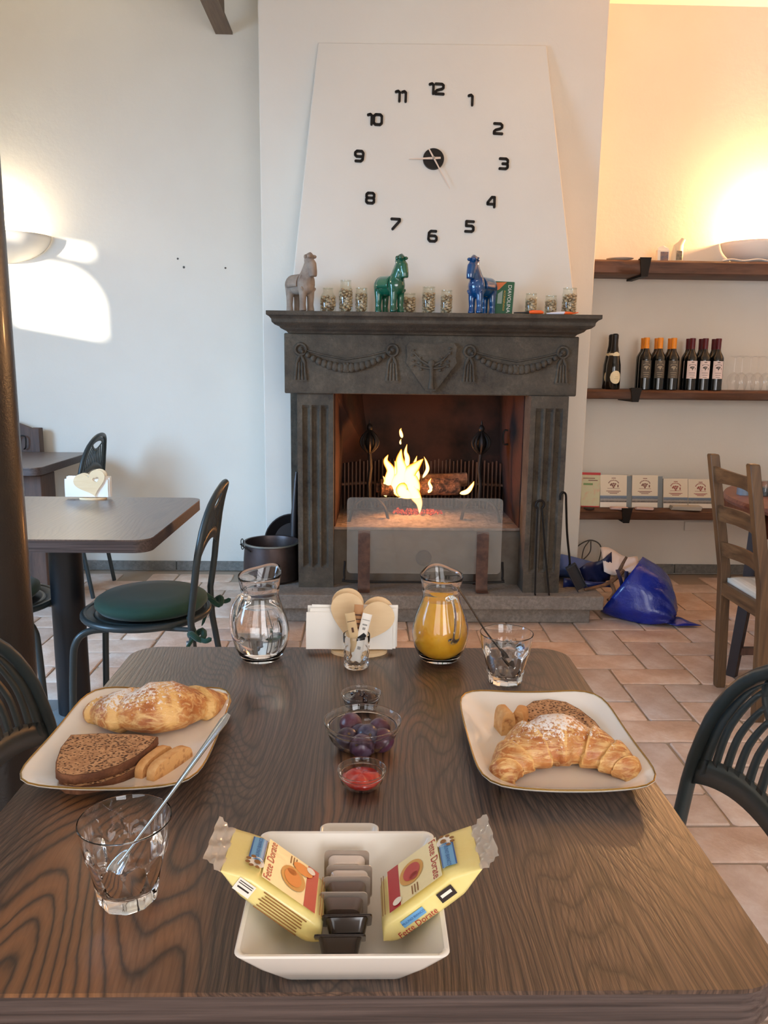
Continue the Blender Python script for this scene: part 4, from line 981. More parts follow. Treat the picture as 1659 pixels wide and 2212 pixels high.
build(MB().tube([(0, 0, 0), (0, 0, .04), (.004, 0, .085), (.016, 0, .105), (.028, 0, .128)], [.030, .031, .027, .016, .012], 8, r2=[.016, .017, .012, .006, .003]), 'wrapper', pm('cream_wrap', (222, 206, 176), .4), parent=pk, smooth=50)
build(flat(MB(), *rect(.030, .05, 1, 0, .034), lambda a, b: (a, -.0185, b)), 'picture', pm('grey_print', (150, 140, 122), .5, var=(60, (110, 104, 92))), parent=pk, smooth=0)
place(pk, (1.752, 4.63, S1), .2); pk.scale = (1.2, 1.2, 1.0)
tag(build(MB().lathe([(.02, .001), (.05, .004), (.075, .014), (.076, .016), (.05, .008), (.02, .005)], 28, c=(1.43, 4.64, S1)), 'saucer', WHITE_CERAMIC, loc=(1.43, 4.64, S1)), 'white saucer lying on the top shelf by the chimney', 'saucer')
tag(build(MB().tube(bez([(2.00, 4.60, S1 + .006), (2.05, 4.595, S1 + .014), (2.12, 4.60, S1 + .008), (2.2, 4.595, S1 + .016), (2.27, 4.6, S1 + .007)], 6), .006, 8, r2=.016), 'paper_strip', PAPW, loc=(2.1, 4.6, S1)), 'crumpled white paper strip on the top shelf under the lamp', 'paper')
# flat cable cover on the wall below the lowest shelf
tr = tag(build(MB().bb(1.995, 2.30, YF - .012, YF, .275, .335), 'cable_cover', PLASTER, loc=(2.1, YF, .30), bevel=.003), 'white flat cable cover on the wall under the lowest shelf', 'cable cover')

# ------------------------------------------------------------------ rustic chair and table at the right
OAK = streak('worn_oak', (62, 42, 25), (112, 82, 52), axis=2, rough=.45, fine=40); DOAK = streak('dark_oak', (56, 34, 24), (88, 56, 40), axis=2, rough=.5, fine=40)
OAKH = streak('worn_oak_rail', (66, 44, 27), (124, 92, 60), axis=1, rough=.45, fine=34)
rc = thing('ladderback_chair', 'old worn wooden ladder-back chair with a rush seat before the round table', 'chair', (1.62, 2.85, 0))
for y in (3.005, 2.685):
    rows = []
    for z, x, h in ((0, 1.445, .017), (.02, 1.445, .0185), (.44, 1.425, .0195), (.50, 1.420, .0195), (.945, 1.338, .018), (.952, 1.337, .016)):
        rows.append([(x - h, y - h, z), (x + h, y - h, z), (x + h, y + h, z), (x - h, y + h, z)])
    build(MB().grid(rows, cv=True, cap=True), 'post', OAK, parent=rc, bevel=.003)
for z, h in ((.880, .052), (.728, .052), (.585, .048)):
    xb = 1.420 - (z - .5) * .185; rows = []
    for i in range(13):
        t = i / 12; y = 2.70 + .29 * t; bow = .030 * math.sin(PI * t); dz = .012 * math.sin(PI * t) if z > .8 else 0
        rows.append([(xb + bow - .006, y, z - h / 2 - .01), (xb + bow + .006, y, z - h / 2 - .01), (xb + bow - .004, y, z + h / 2 - dz), (xb + bow - .016, y, z + h / 2 - dz)])
    build(MB().grid(rows, cv=True, cap=True), 'ladder_rail', OAKH, parent=rc, smooth=50)
for y in (3.02, 2.67):
    build(MB().box((1.81, y, .215), (.036, .036, .43)), 'front_leg', DOAK, parent=rc, bevel=.004)
    build(MB().bb(1.44, 1.80, y - .011, y + .011, .395, .440), 'side_rail', OAK, parent=rc, bevel=.003)
build(MB().bb(1.410, 1.436, 2.70, 2.99, .392, .445), 'back_rail', OAKH, parent=rc, bevel=.003)
RUSH = streak('rush', (186, 176, 158), (226, 220, 206), axis=1, rough=.8, fine=90)
rows = []
for i in range(11):
    u = i / 10; row = []
    for j in range(11):
        v_ = j / 10; d = min(u, 1 - u, v_, 1 - v_); row.append((1.43 + .40 * u, 2.69 + .315 * v_, .452 + .010 * min(1, d * 5) - .012 * math.exp(-(((u - .5) ** 2 + (v_ - .5) ** 2) / .06))))
    rows.append(row)
b = MB().grid(rows); build(b, 'rush_seat', RUSH, parent=rc, smooth=60, solid=.022)
rt = thing('round_table', 'round dark reddish wooden table at the right edge behind the ladder-back chair', 'table', (2.14, 3.13, 0))
RED_WOOD = streak('reddish_wood', (104, 62, 50), (138, 90, 72), axis=0, rough=.4, fine=40)
build(MB().lathe([(.02, .715), (.60, .715), (.625, .722), (.632, .735), (.625, .748), (.60, .752), (.02, .752)], 72, c=(2.14, 3.13, 0)), 'tabletop', RED_WOOD, parent=rt, smooth=40)
AP = streak('table_apron', (92, 46, 28), (120, 66, 42), axis=0, rough=.5, fine=30)
mb = MB()
mb.bb(1.62, 2.66, 2.72, 2.745, .60, .715).bb(1.62, 2.66, 3.515, 3.54, .60, .715).bb(1.62, 1.645, 2.72, 3.54, .60, .715).bb(2.635, 2.66, 2.72, 3.54, .60, .715)
build(mb, 'apron', AP, parent=rt, smooth=0)
for x, y in ((1.60, 3.12), (2.66, 3.12), (2.14, 3.60), (2.14, 2.68)):
    sx = .05 if x > 2.5 else (-.05 if x < 1.7 else 0)
    build(MB().tube([(x, y, .715), (x + sx * .3, y, .40), (x + sx, y, 0)], [.034, .030, .026], 4), 'leg', pm('table_leg', (40, 26, 20), .5), parent=rt, smooth=0)
build(MB().bb(1.56, 2.70, 3.108, 3.132, .095, .125).bb(2.128, 2.152, 2.68, 3.60, .097, .123), 'stretcher', DOAK, parent=rt, smooth=0)
# small things on the round table, seen between the chair rails
tt = .752
sb = thing('condiment_jar', 'small clear jar with dark contents on the round table', 'jar', (1.675, 3.25, tt))
build(MB().lathe([(.02, tt), (.030, tt), (.031, tt + .05), (.026, tt + .062)], 20, c=(1.675, 3.25, 0)), 'jar_wall', JG, parent=sb)
build(MB().lathe([(.02, tt + .002), (.028, tt + .002), (.028, tt + .034), (.01, tt + .036)], 16, c=(1.675, 3.25, 0)), 'contents', pm('dark_jam', (60, 58, 60), .4), parent=sb)
tag(build(MB().bb(1.735, 1.80, 3.22, 3.27, tt, tt + .045), 'sachet_box', pm('dark_box', (46, 44, 42), .5), loc=(1.77, 3.24, tt), bevel=.003), 'small dark box on the round table right of the jar', 'box')
tag(build(MB().lathe([(.028, tt), (.028, tt + .055), (.012, tt + .068)], 18, c=(1.60, 3.27, 0)), 'salt_pot', pm('blue_grey_pot', (112, 122, 132), .4), loc=(1.60, 3.27, tt)), 'blue grey lidded pot at the left rim of the round table', 'pot')
tag(build(MB().bb(1.845, 1.95, 3.24, 3.31, tt, tt + .10), 'yellow_box', pm('yellow_card', (226, 196, 62), .5), loc=(1.9, 3.27, tt), bevel=.002), 'yellow box at the photo edge on the round table', 'box')

# ------------------------------------------------------------------ cafe tables and metal chairs
TOPD = wood_top('dark_laminate', (68, 49, 40), (104, 80, 65), (150, 100, 58), (32, 23, 19), rough=.35, freq=86, amp=30, hot_amt=.65, spec=.6)
TOPS = wood_top('dark_laminate_plain', (84, 64, 53), (104, 81, 68), (128, 92, 60), (64, 47, 39), rough=.36, freq=60, amp=10, hot_amt=.2, spec=1.0)
EDGE = streak('edge_laminate', (46, 36, 34), (96, 82, 78), axis=0, rough=.5, fine=200)
EDGE_Y = streak('edge_laminate_side', (70, 52, 46), (104, 84, 76), axis=1, rough=.5, fine=200)
BASEG = pm('reflection_grey_base', (104, 112, 116), .45)  # grey put into the colour in place of the plate's reflection
def cafe_table(label, x0_, x1_, y0_, y1_, z, r, m, loc, column=BLACK_METAL, rz=0, base=(-.23, .068, -.13, .13)):
    t = thing('cafe_table', label, 'table', (0, 0, 0)); P = rrect(x0_, x1_, y0_, y1_, r, 8)
    build(MB().prism(P, lambda a, b: (a, b, z - .004), lambda a, b: (a, b, z)), 'tabletop', m, parent=t, smooth=0)
    P2 = rrect(x0_ + .0004, x1_ - .0004, y0_ + .0004, y1_ - .0004, r, 8)
    build(MB().prism(P2, lambda a, b: (a, b, z - .040), lambda a, b: (a, b, z - .004)), 'table_edge', EDGE, parent=t, smooth=40)
    build(MB().lathe([(.056, .028), (.056, z - .05)], 32), 'column', column, parent=t)
    build(MB().box((0, 0, z - .045), (.34, .06, .01)).box((0, 0, z - .045), (.06, .34, .01)), 'top_bracket', column, parent=t, smooth=0)
    build(MB().prism(rrect(*base, .04, 8), lambda a, b: (a, b, 0), lambda a, b: (a, b, .014)).lathe([(.10, .014), (.075, .022), (.058, .030)], 32), 'base_plate', BASEG, parent=t, bevel=.003)
    place(t, loc, rz); return t
TX, TY, TZ = -.027, .992, .75
cafe_table('main dark wood-grain cafe table laid for breakfast, filling the foreground', -.400, .400, -.412, .415, TZ, .05, TOPD, (TX, TY, 0), base=(-.062, .09, -.14, .14))
cafe_table('dark square cafe table on a thick black column beside the brown post', -.40, .40, -.385, .385, TZ, .05, TOPS, (-1.05, 2.695, 0))
cafe_table('dark cafe table farthest back, in the left corner by the wall', -.40, .40, -.36, .36, TZ, .05, TOPS, (-2.035, 4.29, 0))

def lerp_tab(T, z):
    for (a, x), (b, y) in zip(T, T[1:]):
        if z <= b: return x + (y - x) * (z - a) / (b - a)
    return T[-1][1]
XH = [(0, -.245), (.38, -.186), (.47, -.184), (.56, -.198), (.66, -.210), (.76, -.228), (.82, -.245), (.86, -.262), (.88, -.272)]
def yh(z, w_=.198): return w_ if z <= .58 else w_ * max(0, 1 - ((z - .58) / .30) ** 2.4) ** (1 / 2.4)
def make_chair():
    c = thing('cafe_chair', '', 'chair', (0, 0, 0)); r = .0115
    L_ = [(lerp_tab(XH, z), -(.182 if z < .4 else .182 + .016 * min(1, (z - .4) / .16)), z) for z in (0, .2, .36, .42, .47, .52, .58)]
    A = []
    for k in range(1, 24):
        a = PI * k / 24; s, q = math.sin(a), -math.cos(a)
        z = .58 + .30 * s ** (2 / 2.4); A.append((lerp_tab(XH, z), .198 * math.copysign(abs(q) ** (2 / 2.4), q), z))
    pts = L_ + A + [(x, -y, z) for x, y, z in L_[::-1]]
    build(MB().tube(pts, r, 10), 'back_hoop', GREY_METAL, parent=c)
    zb = lambda y: .632 + .055 * (1 - (y / .198) ** 2)
    mb = MB(); rows = []
    for i in range(21):
        y = -.196 + .392 * i / 20; rows.append([(lerp_tab(XH, z) - .002, y * (1 if abs(y) < .19 else 1), z) for z in (zb(y), zb(y) + .02, zb(y) + .040)])
    mb.grid(rows)
    for sg in (-1, 1):
        rim = []
        for k in range(17):
            t = k / 16; an = PI * (.02 + .36 * t); si, co = math.sin(an), math.cos(an)
            yo, zo = .184 * co ** (2 / 2.4), .588 + .277 * si ** (2 / 2.4); yi, zi = .152 - .054 * t ** 2.2, .672 + .163 * t
            if t == 0: zo = zb(.184) + .01
            rim.append([(lerp_tab(XH, z) - .002, sg * y, z) for y, z in ((yo, zo), ((yo + yi) / 2, (zo + zi) / 2), (yi, zi))])
        mb.grid(rim)
    rim = []
    for k in range(17):
        an = PI * (.36 + .28 * k / 16); si, co = math.sin(an), math.cos(an); sc_y = math.copysign(abs(co) ** (2 / 2.4), co)
        rim.append([(lerp_tab(XH, .588 + q * si ** (2 / 2.4)) - .002, g * sc_y, .588 + q * si ** (2 / 2.4)) for g, q in ((.184, .277), (.165, .258))])
    mb.grid(rim)
    # crescent below the hand hole
    rows = []
    for k in range(13):
        y = -.092 + .184 * k / 12; z = .790 + .045 * (abs(y) / .092) ** 2; rows.append([(lerp_tab(XH, z) - .002, y, z), (lerp_tab(XH, z + .014) - .002, y * 1.0, z + .014)])
    mb.grid(rows)
    build(mb, 'back_panel', GREY_METAL, parent=c, smooth=60, solid=.004)
    for k in (-4.5, -3.5, -2.5, -1.5, -.5, .5, 1.5, 2.5, 3.5, 4.5):
        yb = k * .030; z0_ = zb(yb) + .034; z1_ = .792 + .045 * (abs(k * .0188) / .092) ** 2 + .004; rows = []
        for i in range(13):
            t = i / 12; y = yb * (1 - t ** 2.4) + k * .0188 * t ** 2.4; z = z0_ + (z1_ - z0_) * t
            rows.append([(lerp_tab(XH, z) - .002, y - (.0082 - .0036 * t), z), (lerp_tab(XH, z) - .002, y + (.0082 - .0036 * t), z)])
        build(MB().grid(rows), 'slat', GREY_METAL, parent=c, smooth=60, solid=.004)
    build(MB().tube([(.205 * math.cos(a), .205 * math.sin(a), .440) for a in [2 * PI * k / 48 for k in range(48)]], .0115, 10, closed=True), 'seat_ring', GREY_METAL, parent=c)
    build(MB().lathe([(.01, .440), (.150, .440), (.158, .444), (.168, .444), (.172, .441), (.178, .446), (.198, .447), (.200, .440), (.198, .436), (.01, .434)], 48), 'seat', GREY_METAL, parent=c)
    for s in (-1, 1):
        build(MB().tube(bez([(.02, s * .145, .428), (.09, s * .158, .427), (.150, s * .166, .420), (.186, s * .172, .385), (.198, s * .176, .30), (.212, s * .184, .0)], 6), .0115, 10), 'front_leg', GREY_METAL, parent=c)
        build(MB().tube([(-.02, s * .150, .430), (-.10, s * .165, .430), (-.182, s * .183, .432)], .008, 8), 'seat_strut', GREY_METAL, parent=c)
    return c
c0 = make_chair(); G_ = 'grey green metal cafe chairs'
place(c0, (.300, .930, 0), PI); tag(c0, 'grey green metal chair pushed in at the right side of the main table', group=G_)
dup(c0, 'dark metal chair pushed in at the left side of the main table', (-.318, 1.052, 0), 0)
dup(c0, 'grey metal chair with tied green cushion at the middle table beside the water pitcher', (-.748, 2.60, 0), PI + .03)
dup(c0, 'grey metal chair half hidden behind the brown post, at the middle table', (-1.315, 2.70, 0), .1)
dup(c0, 'grey metal chair far back by the wall, behind the heart napkin holder', (-1.74, 4.37, 0), PI)
CUSH = pm('green_cushion', (22, 58, 46), .85, var=(6, (30, 66, 52)), bmp=(700, .12, .001), sheen=.15)
def cushion(x, y, rz, label):
    k = thing('seat_cushion', label, 'cushion', (0, 0, 0), 'green seat cushions')
    build(MB().lathe([(.004, .449), (.14, .449), (.172, .456), (.186, .472), (.184, .488), (.165, .500), (.10, .506), (.004, .508)], 48), 'pad', CUSH, parent=k, smooth=180)
    for s in (-1, 1):
        mb = MB().tube([(-.184 + .022 * math.cos(a), s * .186 + .022 * math.sin(a), .415 + .01 * math.sin(2 * a)) for a in [2 * PI * q / 14 for q in range(14)]], .010, 8, closed=True)
        mb.tube(bez([(-.15, s * .14, .46), (-.165, s * .165, .44), (-.18, s * .19, .415)], 4), .008, 6)
        mb.tube(bez([(-.19, s * .205, .41), (-.215, s * .215, .405), (-.235, s * .215, .415)], 4), [.008] * 8 + [.002], 6, r2=[.003] * 9)
        mb.tube(bez([(-.175, s * .205, .41), (-.15, s * .215, .37), (-.125, s * .22, .31)], 4), [.006] * 8 + [.002], 6, r2=[.003] * 9)
        build(mb, 'tie', CUSH, parent=k)
    place(k, (x, y, 0), rz)
cushion(-.730, 2.60, PI + .03, 'round dark green cushion tied to the chair beside the water pitcher')
cushion(-1.345, 2.697, .1, 'round dark green cushion on the chair half hidden by the brown post')
tag(build(MB().lathe([(.0118, .372), (.0122, .374), (.0122, .392), (.0118, .394)], 14, c=(-.563, 2.417, 0)), 'leg_sticker', pm('silver_sticker', (186, 188, 190), .3, .6), loc=(-.563, 2.417, .372)), 'small silver sticker round the rear leg of the chair by the water pitcher', 'sticker')
# old wooden settle in the far left corner
DARKW = streak('dark_settle', (62, 44, 36), (98, 72, 58), axis=2, rough=.6, fine=24)
st = thing('wooden_settle', 'old dark wooden settle with an arched back in the far left corner', 'settle', (-2.3, 4.70, 0))
ap = [(-2.72, .0), (-1.95, .0), (-1.95, .865)] + [(-1.95 - .77 * t, .865 + .10 * math.sin(PI * t)) for t in [k / 12 for k in range(1, 12)]] + [(-2.72, .865)]
build(MB().prism(ap, lambda a, b: (a, 4.715, b), lambda a, b: (a, 4.745, b)), 'back_board', DARKW, parent=st, smooth=30)
build(MB().bb(-1.995, -1.940, 4.70, 4.76, 0, .885), 'end_post', DARKW, parent=st, bevel=.004)
build(MB().bb(-2.72, -1.94, 4.655, 4.715, .40, .44), 'seat', DARKW, parent=st, bevel=.004)
build(MB().tube(bez([(-2.06, 4.712, .80), (-2.06, 4.69, .835), (-2.02, 4.69, .835), (-2.02, 4.69, .775), (-2.035, 4.70, .76)], 4), .004, 6), 'iron_hook', IRON, parent=st)
# dark wooden chest end seen under the far table
ch = tag(build(MB().bb(-1.775, -1.665, 4.02, 4.20, .0, .700), 'wooden_pillar_stand', DARKW, loc=(-1.73, 4.1, 0), bevel=.006), 'dark square wooden stand under the edge of the far left table', 'stand')
# napkin holders
PLY = pm('birch_ply', (234, 206, 164), .55, var=(9, (226, 194, 150)), scale=(1, 1, 6)); PLYE = pm('ply_edge', (198, 158, 112), .6)
NAP = pm('napkin_paper', (238, 234, 226), .85, bmp=(30, .2, .002))
def heart(cx_, cz_, w_, h_, tilt, n=28):
    P = []
    for k in range(2 * n):
        t = 2 * PI * k / (2 * n); x = 16 * math.sin(t) ** 3; y = 13 * math.cos(t) - 5 * math.cos(2 * t) - 2 * math.cos(3 * t) - math.cos(4 * t)
        P.append((x / 32.0 * w_, (y + 2.6) / 28.9 * h_))
    c, s = math.cos(tilt), math.sin(tilt)
    return [(cx_ + a * c - b * s, cz_ + a * s + b * c) for a, b in P]
def napkin_holder(name_l, group, hole, tilt):
    k = thing('napkin_holder', name_l, 'napkin holder', (0, 0, 0), group)
    build(MB().lathe([(.01, 0), (.052, 0), (.052, .006), (.01, .006)], 40, fn=lambda p, a: (p.x, p.y * .62, p.z)), 'base', PLY, parent=k)
    for q, (y, up) in enumerate(((-.015, 0), (.015, .0))):
        P = heart(.0, .058 + up, .124 if hole else .118, .100 if hole else .104, tilt)
        if hole and q == 0:
            H = heart(.020, .076, .024, .021, tilt)[::-1]; n = len(P); mb = MB(); A = P + H
            tri = tessellate_polygon([[Vector((a_, b_, 0)) for a_, b_ in P], [Vector((a_, b_, 0)) for a_, b_ in H]])
            for yy in (y - .0015, y + .0015): mb.add([(a_, yy, b_) for a_, b_ in A], tri)
            m2 = 2 * n
            for o_ in (0, n): mb.f += [(o_ + i, o_ + (i + 1) % n, m2 + o_ + (i + 1) % n, m2 + o_ + i) for i in range(n)]
        else:
            mb = MB().prism(P, lambda a, b: (a, y - .0015, b), lambda a, b: (a, y + .0015, b))
        build(mb, 'heart_panel', PLY, parent=k, smooth=30)
    return k
def napkins(x, y, z, label, w_=.158, rz=0):
    k = thing('napkins', label, 'napkins', (0, 0, 0)); 
    for q in range(5):
        yy = -.010 + .005 * q; dx = (-.004, .002, -.001, .005, -.003)[q]; h = (.070, .076, .073, .080, .077)[q]; rows = []
        for i in range(9):
            xx = -w_ / 2 + w_ * i / 8 + dx; wv = .0012 * math.sin(i * 1.1 + q)
            rows.append([(xx, yy - .0018 + wv, .009), (xx, yy - .0020 + wv, .009 + h * .5), (xx + .001, yy - .0016 + wv, .009 + h * .96), (xx + .001, yy + wv, .009 + h), (xx + .001, yy + .0016 + wv, .009 + h * .96), (xx, yy + .0018 + wv, .009 + h * .5), (xx, yy + .0018 + wv, .009)])
        build(MB().grid(rows, cv=True, cap=True), 'napkin', NAP, parent=k, smooth=50)
    place(k, (x, y, z), rz)
place(napkin_holder('pale wooden double heart napkin holder on the main table', 'heart napkin holders', False, math.radians(-16)), (-.012, 1.385, TZ))
napkins(-.026, 1.385, TZ, 'stack of white paper napkins in the main table holder')
place(napkin_holder('pale wooden heart napkin holder with a heart cut-out on the middle table', 'heart napkin holders', True, math.radians(16)), (-1.062, 3.035, TZ))
napkins(-1.078, 3.035, TZ, 'stack of white paper napkins in the middle table holder', .165)

# ------------------------------------------------------------------ breakfast on the main table
GOLD = pm('gold_rim', (186, 150, 84), .25, .9); PLATE = pm('plate_glaze', (241, 236, 227), .12, coat=.5)
def plate(xa, xb, ya, yb, label):
    cx_, cy_ = (xa + xb) / 2, (ya + yb) / 2; a, b = (xb - xa) / 2, (yb - ya) / 2
    k = thing('square_plate', label, 'plate', (cx_, cy_, TZ)); n = 64
    def ring(s, z, e):
        row = []
        for q in range(n):
            t = 2 * PI * q / n; c, d = math.cos(t), math.sin(t); m_ = (abs(c) ** e + abs(d) ** e) ** (-1 / e)
            cor = (abs(c * d) * 2) ** 3
            row.append((cx_ + a * s * c * m_, cy_ + b * s * d * m_, TZ + z + (.004 * cor if s > .85 else 0)))
        return row
    rows = [ring(s, z, e) for s, z, e in ((.02, .0065, 2), (.4, .0065, 3), (.62, .0070, 4.5), (.78, .0100, 5), (.90, .0165, 5.5), (.97, .0215, 6), (.99, .0225, 6), (1.0, .0220, 6), (.99, .0200, 6), (.90, .0125, 5.5), (.78, .0060, 5), (.66, .0025, 4.5), (.60, .0, 4), (.02, .0, 2))]
    build(MB().grid(rows, cv=True, cap=True), 'plate_body', PLATE, parent=k, smooth=60)
    build(MB().tube([Vector(p) + Vector((0, 0, .0006)) for p in ring(.992, .0225, 6)], .0011, 6, closed=True), 'gold_rim', GOLD, parent=k)
    return k
plate(-.426, -.200, .864, 1.160, 'gold-rimmed white plate on the left holding a croissant and two stacked bread slices')
plate(.140, .366, .860, 1.152, 'gold-rimmed white plate on the right holding the sugared croissant')
PT = TZ + .0068
def croissant_mat():
    m, N, L, P = nodes('croissant'); t = N.new('ShaderNodeTexCoord'); vec = coords(N, L)
    f = noise(N, L, vec, 26, 5, .65, .6); st_ = noise(N, L, coords(N, L, (14, 60, 60)), 2.0, 4, .6, 1.2)
    c = ramp(N, L, f, [(.30, (140, 74, 36)), (.48, (186, 114, 56)), (.68, (218, 160, 92))])
    c = mixc(N, L, ramp(N, L, st_, [(.45, (0, 0, 0, 1)), (.62, (1, 1, 1, 1))]), c, (232, 190, 126))
    vc = N.new('ShaderNodeVertexColor'); vc.layer_name = 'ridge'
    sp0 = N.new('ShaderNodeSeparateColor'); L.new(vc.outputs[0], sp0.inputs[0])
    c = mixc(N, L, mathn(N, L, 'MULTIPLY', sp0.outputs[0], .75), c, (236, 190, 118))
    c = mixc(N, L, mathn(N, L, 'MULTIPLY', sp0.outputs[1], .6), c, (140, 70, 32))
    g = N.new('ShaderNodeNewGeometry'); sp = N.new('ShaderNodeSeparateXYZ'); L.new(g.outputs['Normal'], sp.inputs[0])
    sn = noise(N, L, vec, 210, 3, .7); sb = noise(N, L, vec, 11, 2, .5)
    s = mathn(N, L, 'ADD', mathn(N, L, 'MULTIPLY', sp.outputs[2], .40), mathn(N, L, 'MULTIPLY', sn, .95)); s = mathn(N, L, 'ADD', s, mathn(N, L, 'MULTIPLY', sb, .30))
    s = mathn(N, L, 'ADD', s, mathn(N, L, 'MULTIPLY', sp0.outputs[2], .28))
    c = mixc(N, L, ramp(N, L, mathn(N, L, 'MULTIPLY', s, .5), [(.580, (0, 0, 0, 1)), (.630, (1, 1, 1, 1))]), c, (240, 232, 226))
    L.new(c, P.inputs['Base Color']); P.inputs['Roughness'].default_value = .42
    bump(N, L, P, mathn(N, L, 'ADD', st_, mathn(N, L, 'MULTIPLY', sn, .25)), .6, .003); return m
CROI = croissant_mat()
def croissant(path, rads, zr, label, sugar=(.5, .3), turns=7, curl=0):
    pts = bez(path, 14); n = len(pts); m_ = 36; mb = MB(); rows = []; cols = []
    for i, p in enumerate(pts):
        t = i / (n - 1); a = pts[max(i - 1, 0)]; b = pts[min(i + 1, n - 1)]; T = (b - a).normalized(); W_ = Vector((-T.y, T.x, 0)).normalized()
        r = np.interp(t, [q[0] for q in rads], [q[1] for q in rads]); h = r * zr; row = []
        for k in range(m_):
            an = 2 * PI * k / m_; ph = (t - .5) * turns * (1 if t < .5 else 1)
            ph += .20 * math.sin(an * 1.0 + (0 if t < .5 else PI)) * math.sin(an / 2) ** 2
            fr = ph - math.floor(ph); fr = fr if t > .5 else 1 - fr
            stp = 1.06 - .22 * fr ** 1.6 if abs(t - .5) > .06 else 1.05
            rr = r * stp * (1 + .015 * math.sin(7 * an + 11 * t))
            x = math.cos(an); z = math.sin(an); zz = h * stp * (z if z > 0 else z * .55)
            row.append(p + W_ * rr * x + Vector((0, 0, zz + h * .52)))
            cols.append((1.0 if fr < .10 or fr > .93 else 0.0, max(0, .9 - abs(fr - .5) * 2) * (.6 + .4 * math.sin(3 * an + 9 * t)), math.exp(-((t - sugar[0]) / sugar[1]) ** 2), 1))
        rows.append(row)
    mb.grid(rows, cv=True, cap=True)
    o = build(mb, 'croissant', CROI, loc=tuple(pts[n // 2].xy) + (PT,), smooth=80)
    at = o.data.color_attributes.new('ridge', 'FLOAT_COLOR', 'POINT'); at.data.foreach_set('color', np.array(cols, dtype=np.float32).ravel())
    return tag(o, label, 'croissant')
croissant([(-.412, 1.108, PT), (-.375, 1.080, PT), (-.318, 1.062, PT), (-.262, 1.085, PT), (-.225, 1.120, PT), (-.212, 1.138, PT + .004)],
          [(0, .008), (.08, .020), (.24, .036), (.42, .0480), (.56, .045), (.76, .028), (.90, .015), (.96, .014), (1, .008)], .84, 'long pale croissant on the left plate behind the bread', sugar=(.30, .28), turns=6)
croissant([(.178, .900, PT), (.183, .925, PT), (.212, .955, PT), (.258, .972, PT), (.304, .955, PT), (.330, .928, PT), (.337, .905, PT)],
          [(0, .010), (.07, .018), (.22, .027), (.38, .0390), (.52, .0405), (.72, .030), (.92, .019), (1, .009)], .93, 'golden croissant dusted with icing sugar on the right plate', sugar=(.45, .24), turns=8)
def crumb_mat():
    m, N, L, P = nodes('rye_crumb'); vec = coords(N, L, (1, 1, .4)); f = noise(N, L, vec, 120, 4, .7)
    v = N.new('ShaderNodeTexVoronoi'); v.inputs['Scale'].default_value = 215; v.inputs['Randomness'].default_value = 1.0
    L.new(coords(N, L, (1.0, 1.5, .3)), v.inputs['Vector'])
    big = noise(N, L, vec, 42, 2, .5)
    hole = ramp(N, L, mathn(N, L, 'SUBTRACT', v.outputs[0], mathn(N, L, 'MULTIPLY', big, .52)), [(.0, (1, 1, 1, 1)), (.12, (0, 0, 0, 1))])
    c = ramp(N, L, f, [(.35, (164, 118, 80)), (.65, (206, 160, 116))]); c = mixc(N, L, hole, c, (84, 52, 34))
    L.new(c, P.inputs['Base Color']); P.inputs['Roughness'].default_value = .9
    bump(N, L, P, mathn(N, L, 'SUBTRACT', mathn(N, L, 'MULTIPLY', f, .4), hole), .9, .003); return m
CRUMB = crumb_mat(); CRUST = pm('rye_crust', (126, 82, 54), .85, var=(60, (92, 56, 36), (.4, .62)), bmp=(90, .6, .003))
def bread(poly, z, th, label, rot=(0, 0, 0)):
    c = (sum(p[0] for p in poly) / len(poly), sum(p[1] for p in poly) / len(poly)); k = thing('bread_slice', label, 'bread', (c[0], c[1], z))
    R = Euler(rot).to_matrix(); P = [Vector((x - c[0], y - c[1], 0)) for x, y in poly]
    def lay(zz, s, skip=0): return [R @ (Vector((p.x * s, p.y * s, zz))) + Vector((c[0], c[1], z)) for p in P]
    n = len(P)
    side = MB().grid([lay(0, .985), lay(.001, 1.0), lay(th - .001, 1.0), lay(th + .0004, .985), lay(th + .0002, .965)], cv=True); side.f.append(tuple(range(n))[::-1])
    build(side, 'crust', CRUST, parent=k, smooth=50)
    build(MB().add(lay(th + .0006, .968), [tuple(range(n))]), 'crumb', CRUMB, parent=k, smooth=0)
    return k
def dshape(a, b, bow, n=14):
    """Half-round outline from a to b with a curved far side."""
    A, B = Vector(a), Vector(b); d = B - A; nrm = Vector((d.y, -d.x)).normalized(); out = []
    for i in range(n + 1):
        t = PI * i / n; out.append(tuple(A + d * (.5 - .5 * math.cos(t)) * 1.0 + nrm * bow * math.sin(t) ** .75))
    return out
LB = [(x - .006, y) for x, y in [(-.388, .990), (-.388, .955), (-.380, .918), (-.372, .896), (-.362, .886), (-.345, .882), (-.320, .890), (-.298, .908), (-.283, .930), (-.273, .958), (-.270, .985), (-.30, .992), (-.35, .995)]]
bread([(x + .004, y - .004) for x, y in LB], PT, .0105, 'lower of the two stacked rye bread slices on the left plate', (0, 0, .04))
bread(LB, PT + .0112, .0115, 'upper of the two stacked rye bread slices on the left plate')
RB = [(.232, 1.012), (.326, 1.010), (.336, 1.028), (.333, 1.058), (.320, 1.095), (.305, 1.118), (.280, 1.127), (.255, 1.120), (.238, 1.100), (.229, 1.068), (.226, 1.035)]
bread(RB, PT + .001, .0115, 'single rye bread slice behind the croissant on the right plate', (math.radians(3), 0, 0))
BISC = pm('biscotto', (206, 150, 92), .8, var=(50, (226, 182, 126), (.4, .65)), bmp=(120, .6, .002)); BCUT = pm('biscotto_cut', (222, 172, 112), .9, var=(90, (168, 112, 66), (.5, .7)), bmp=(140, .8, .003))
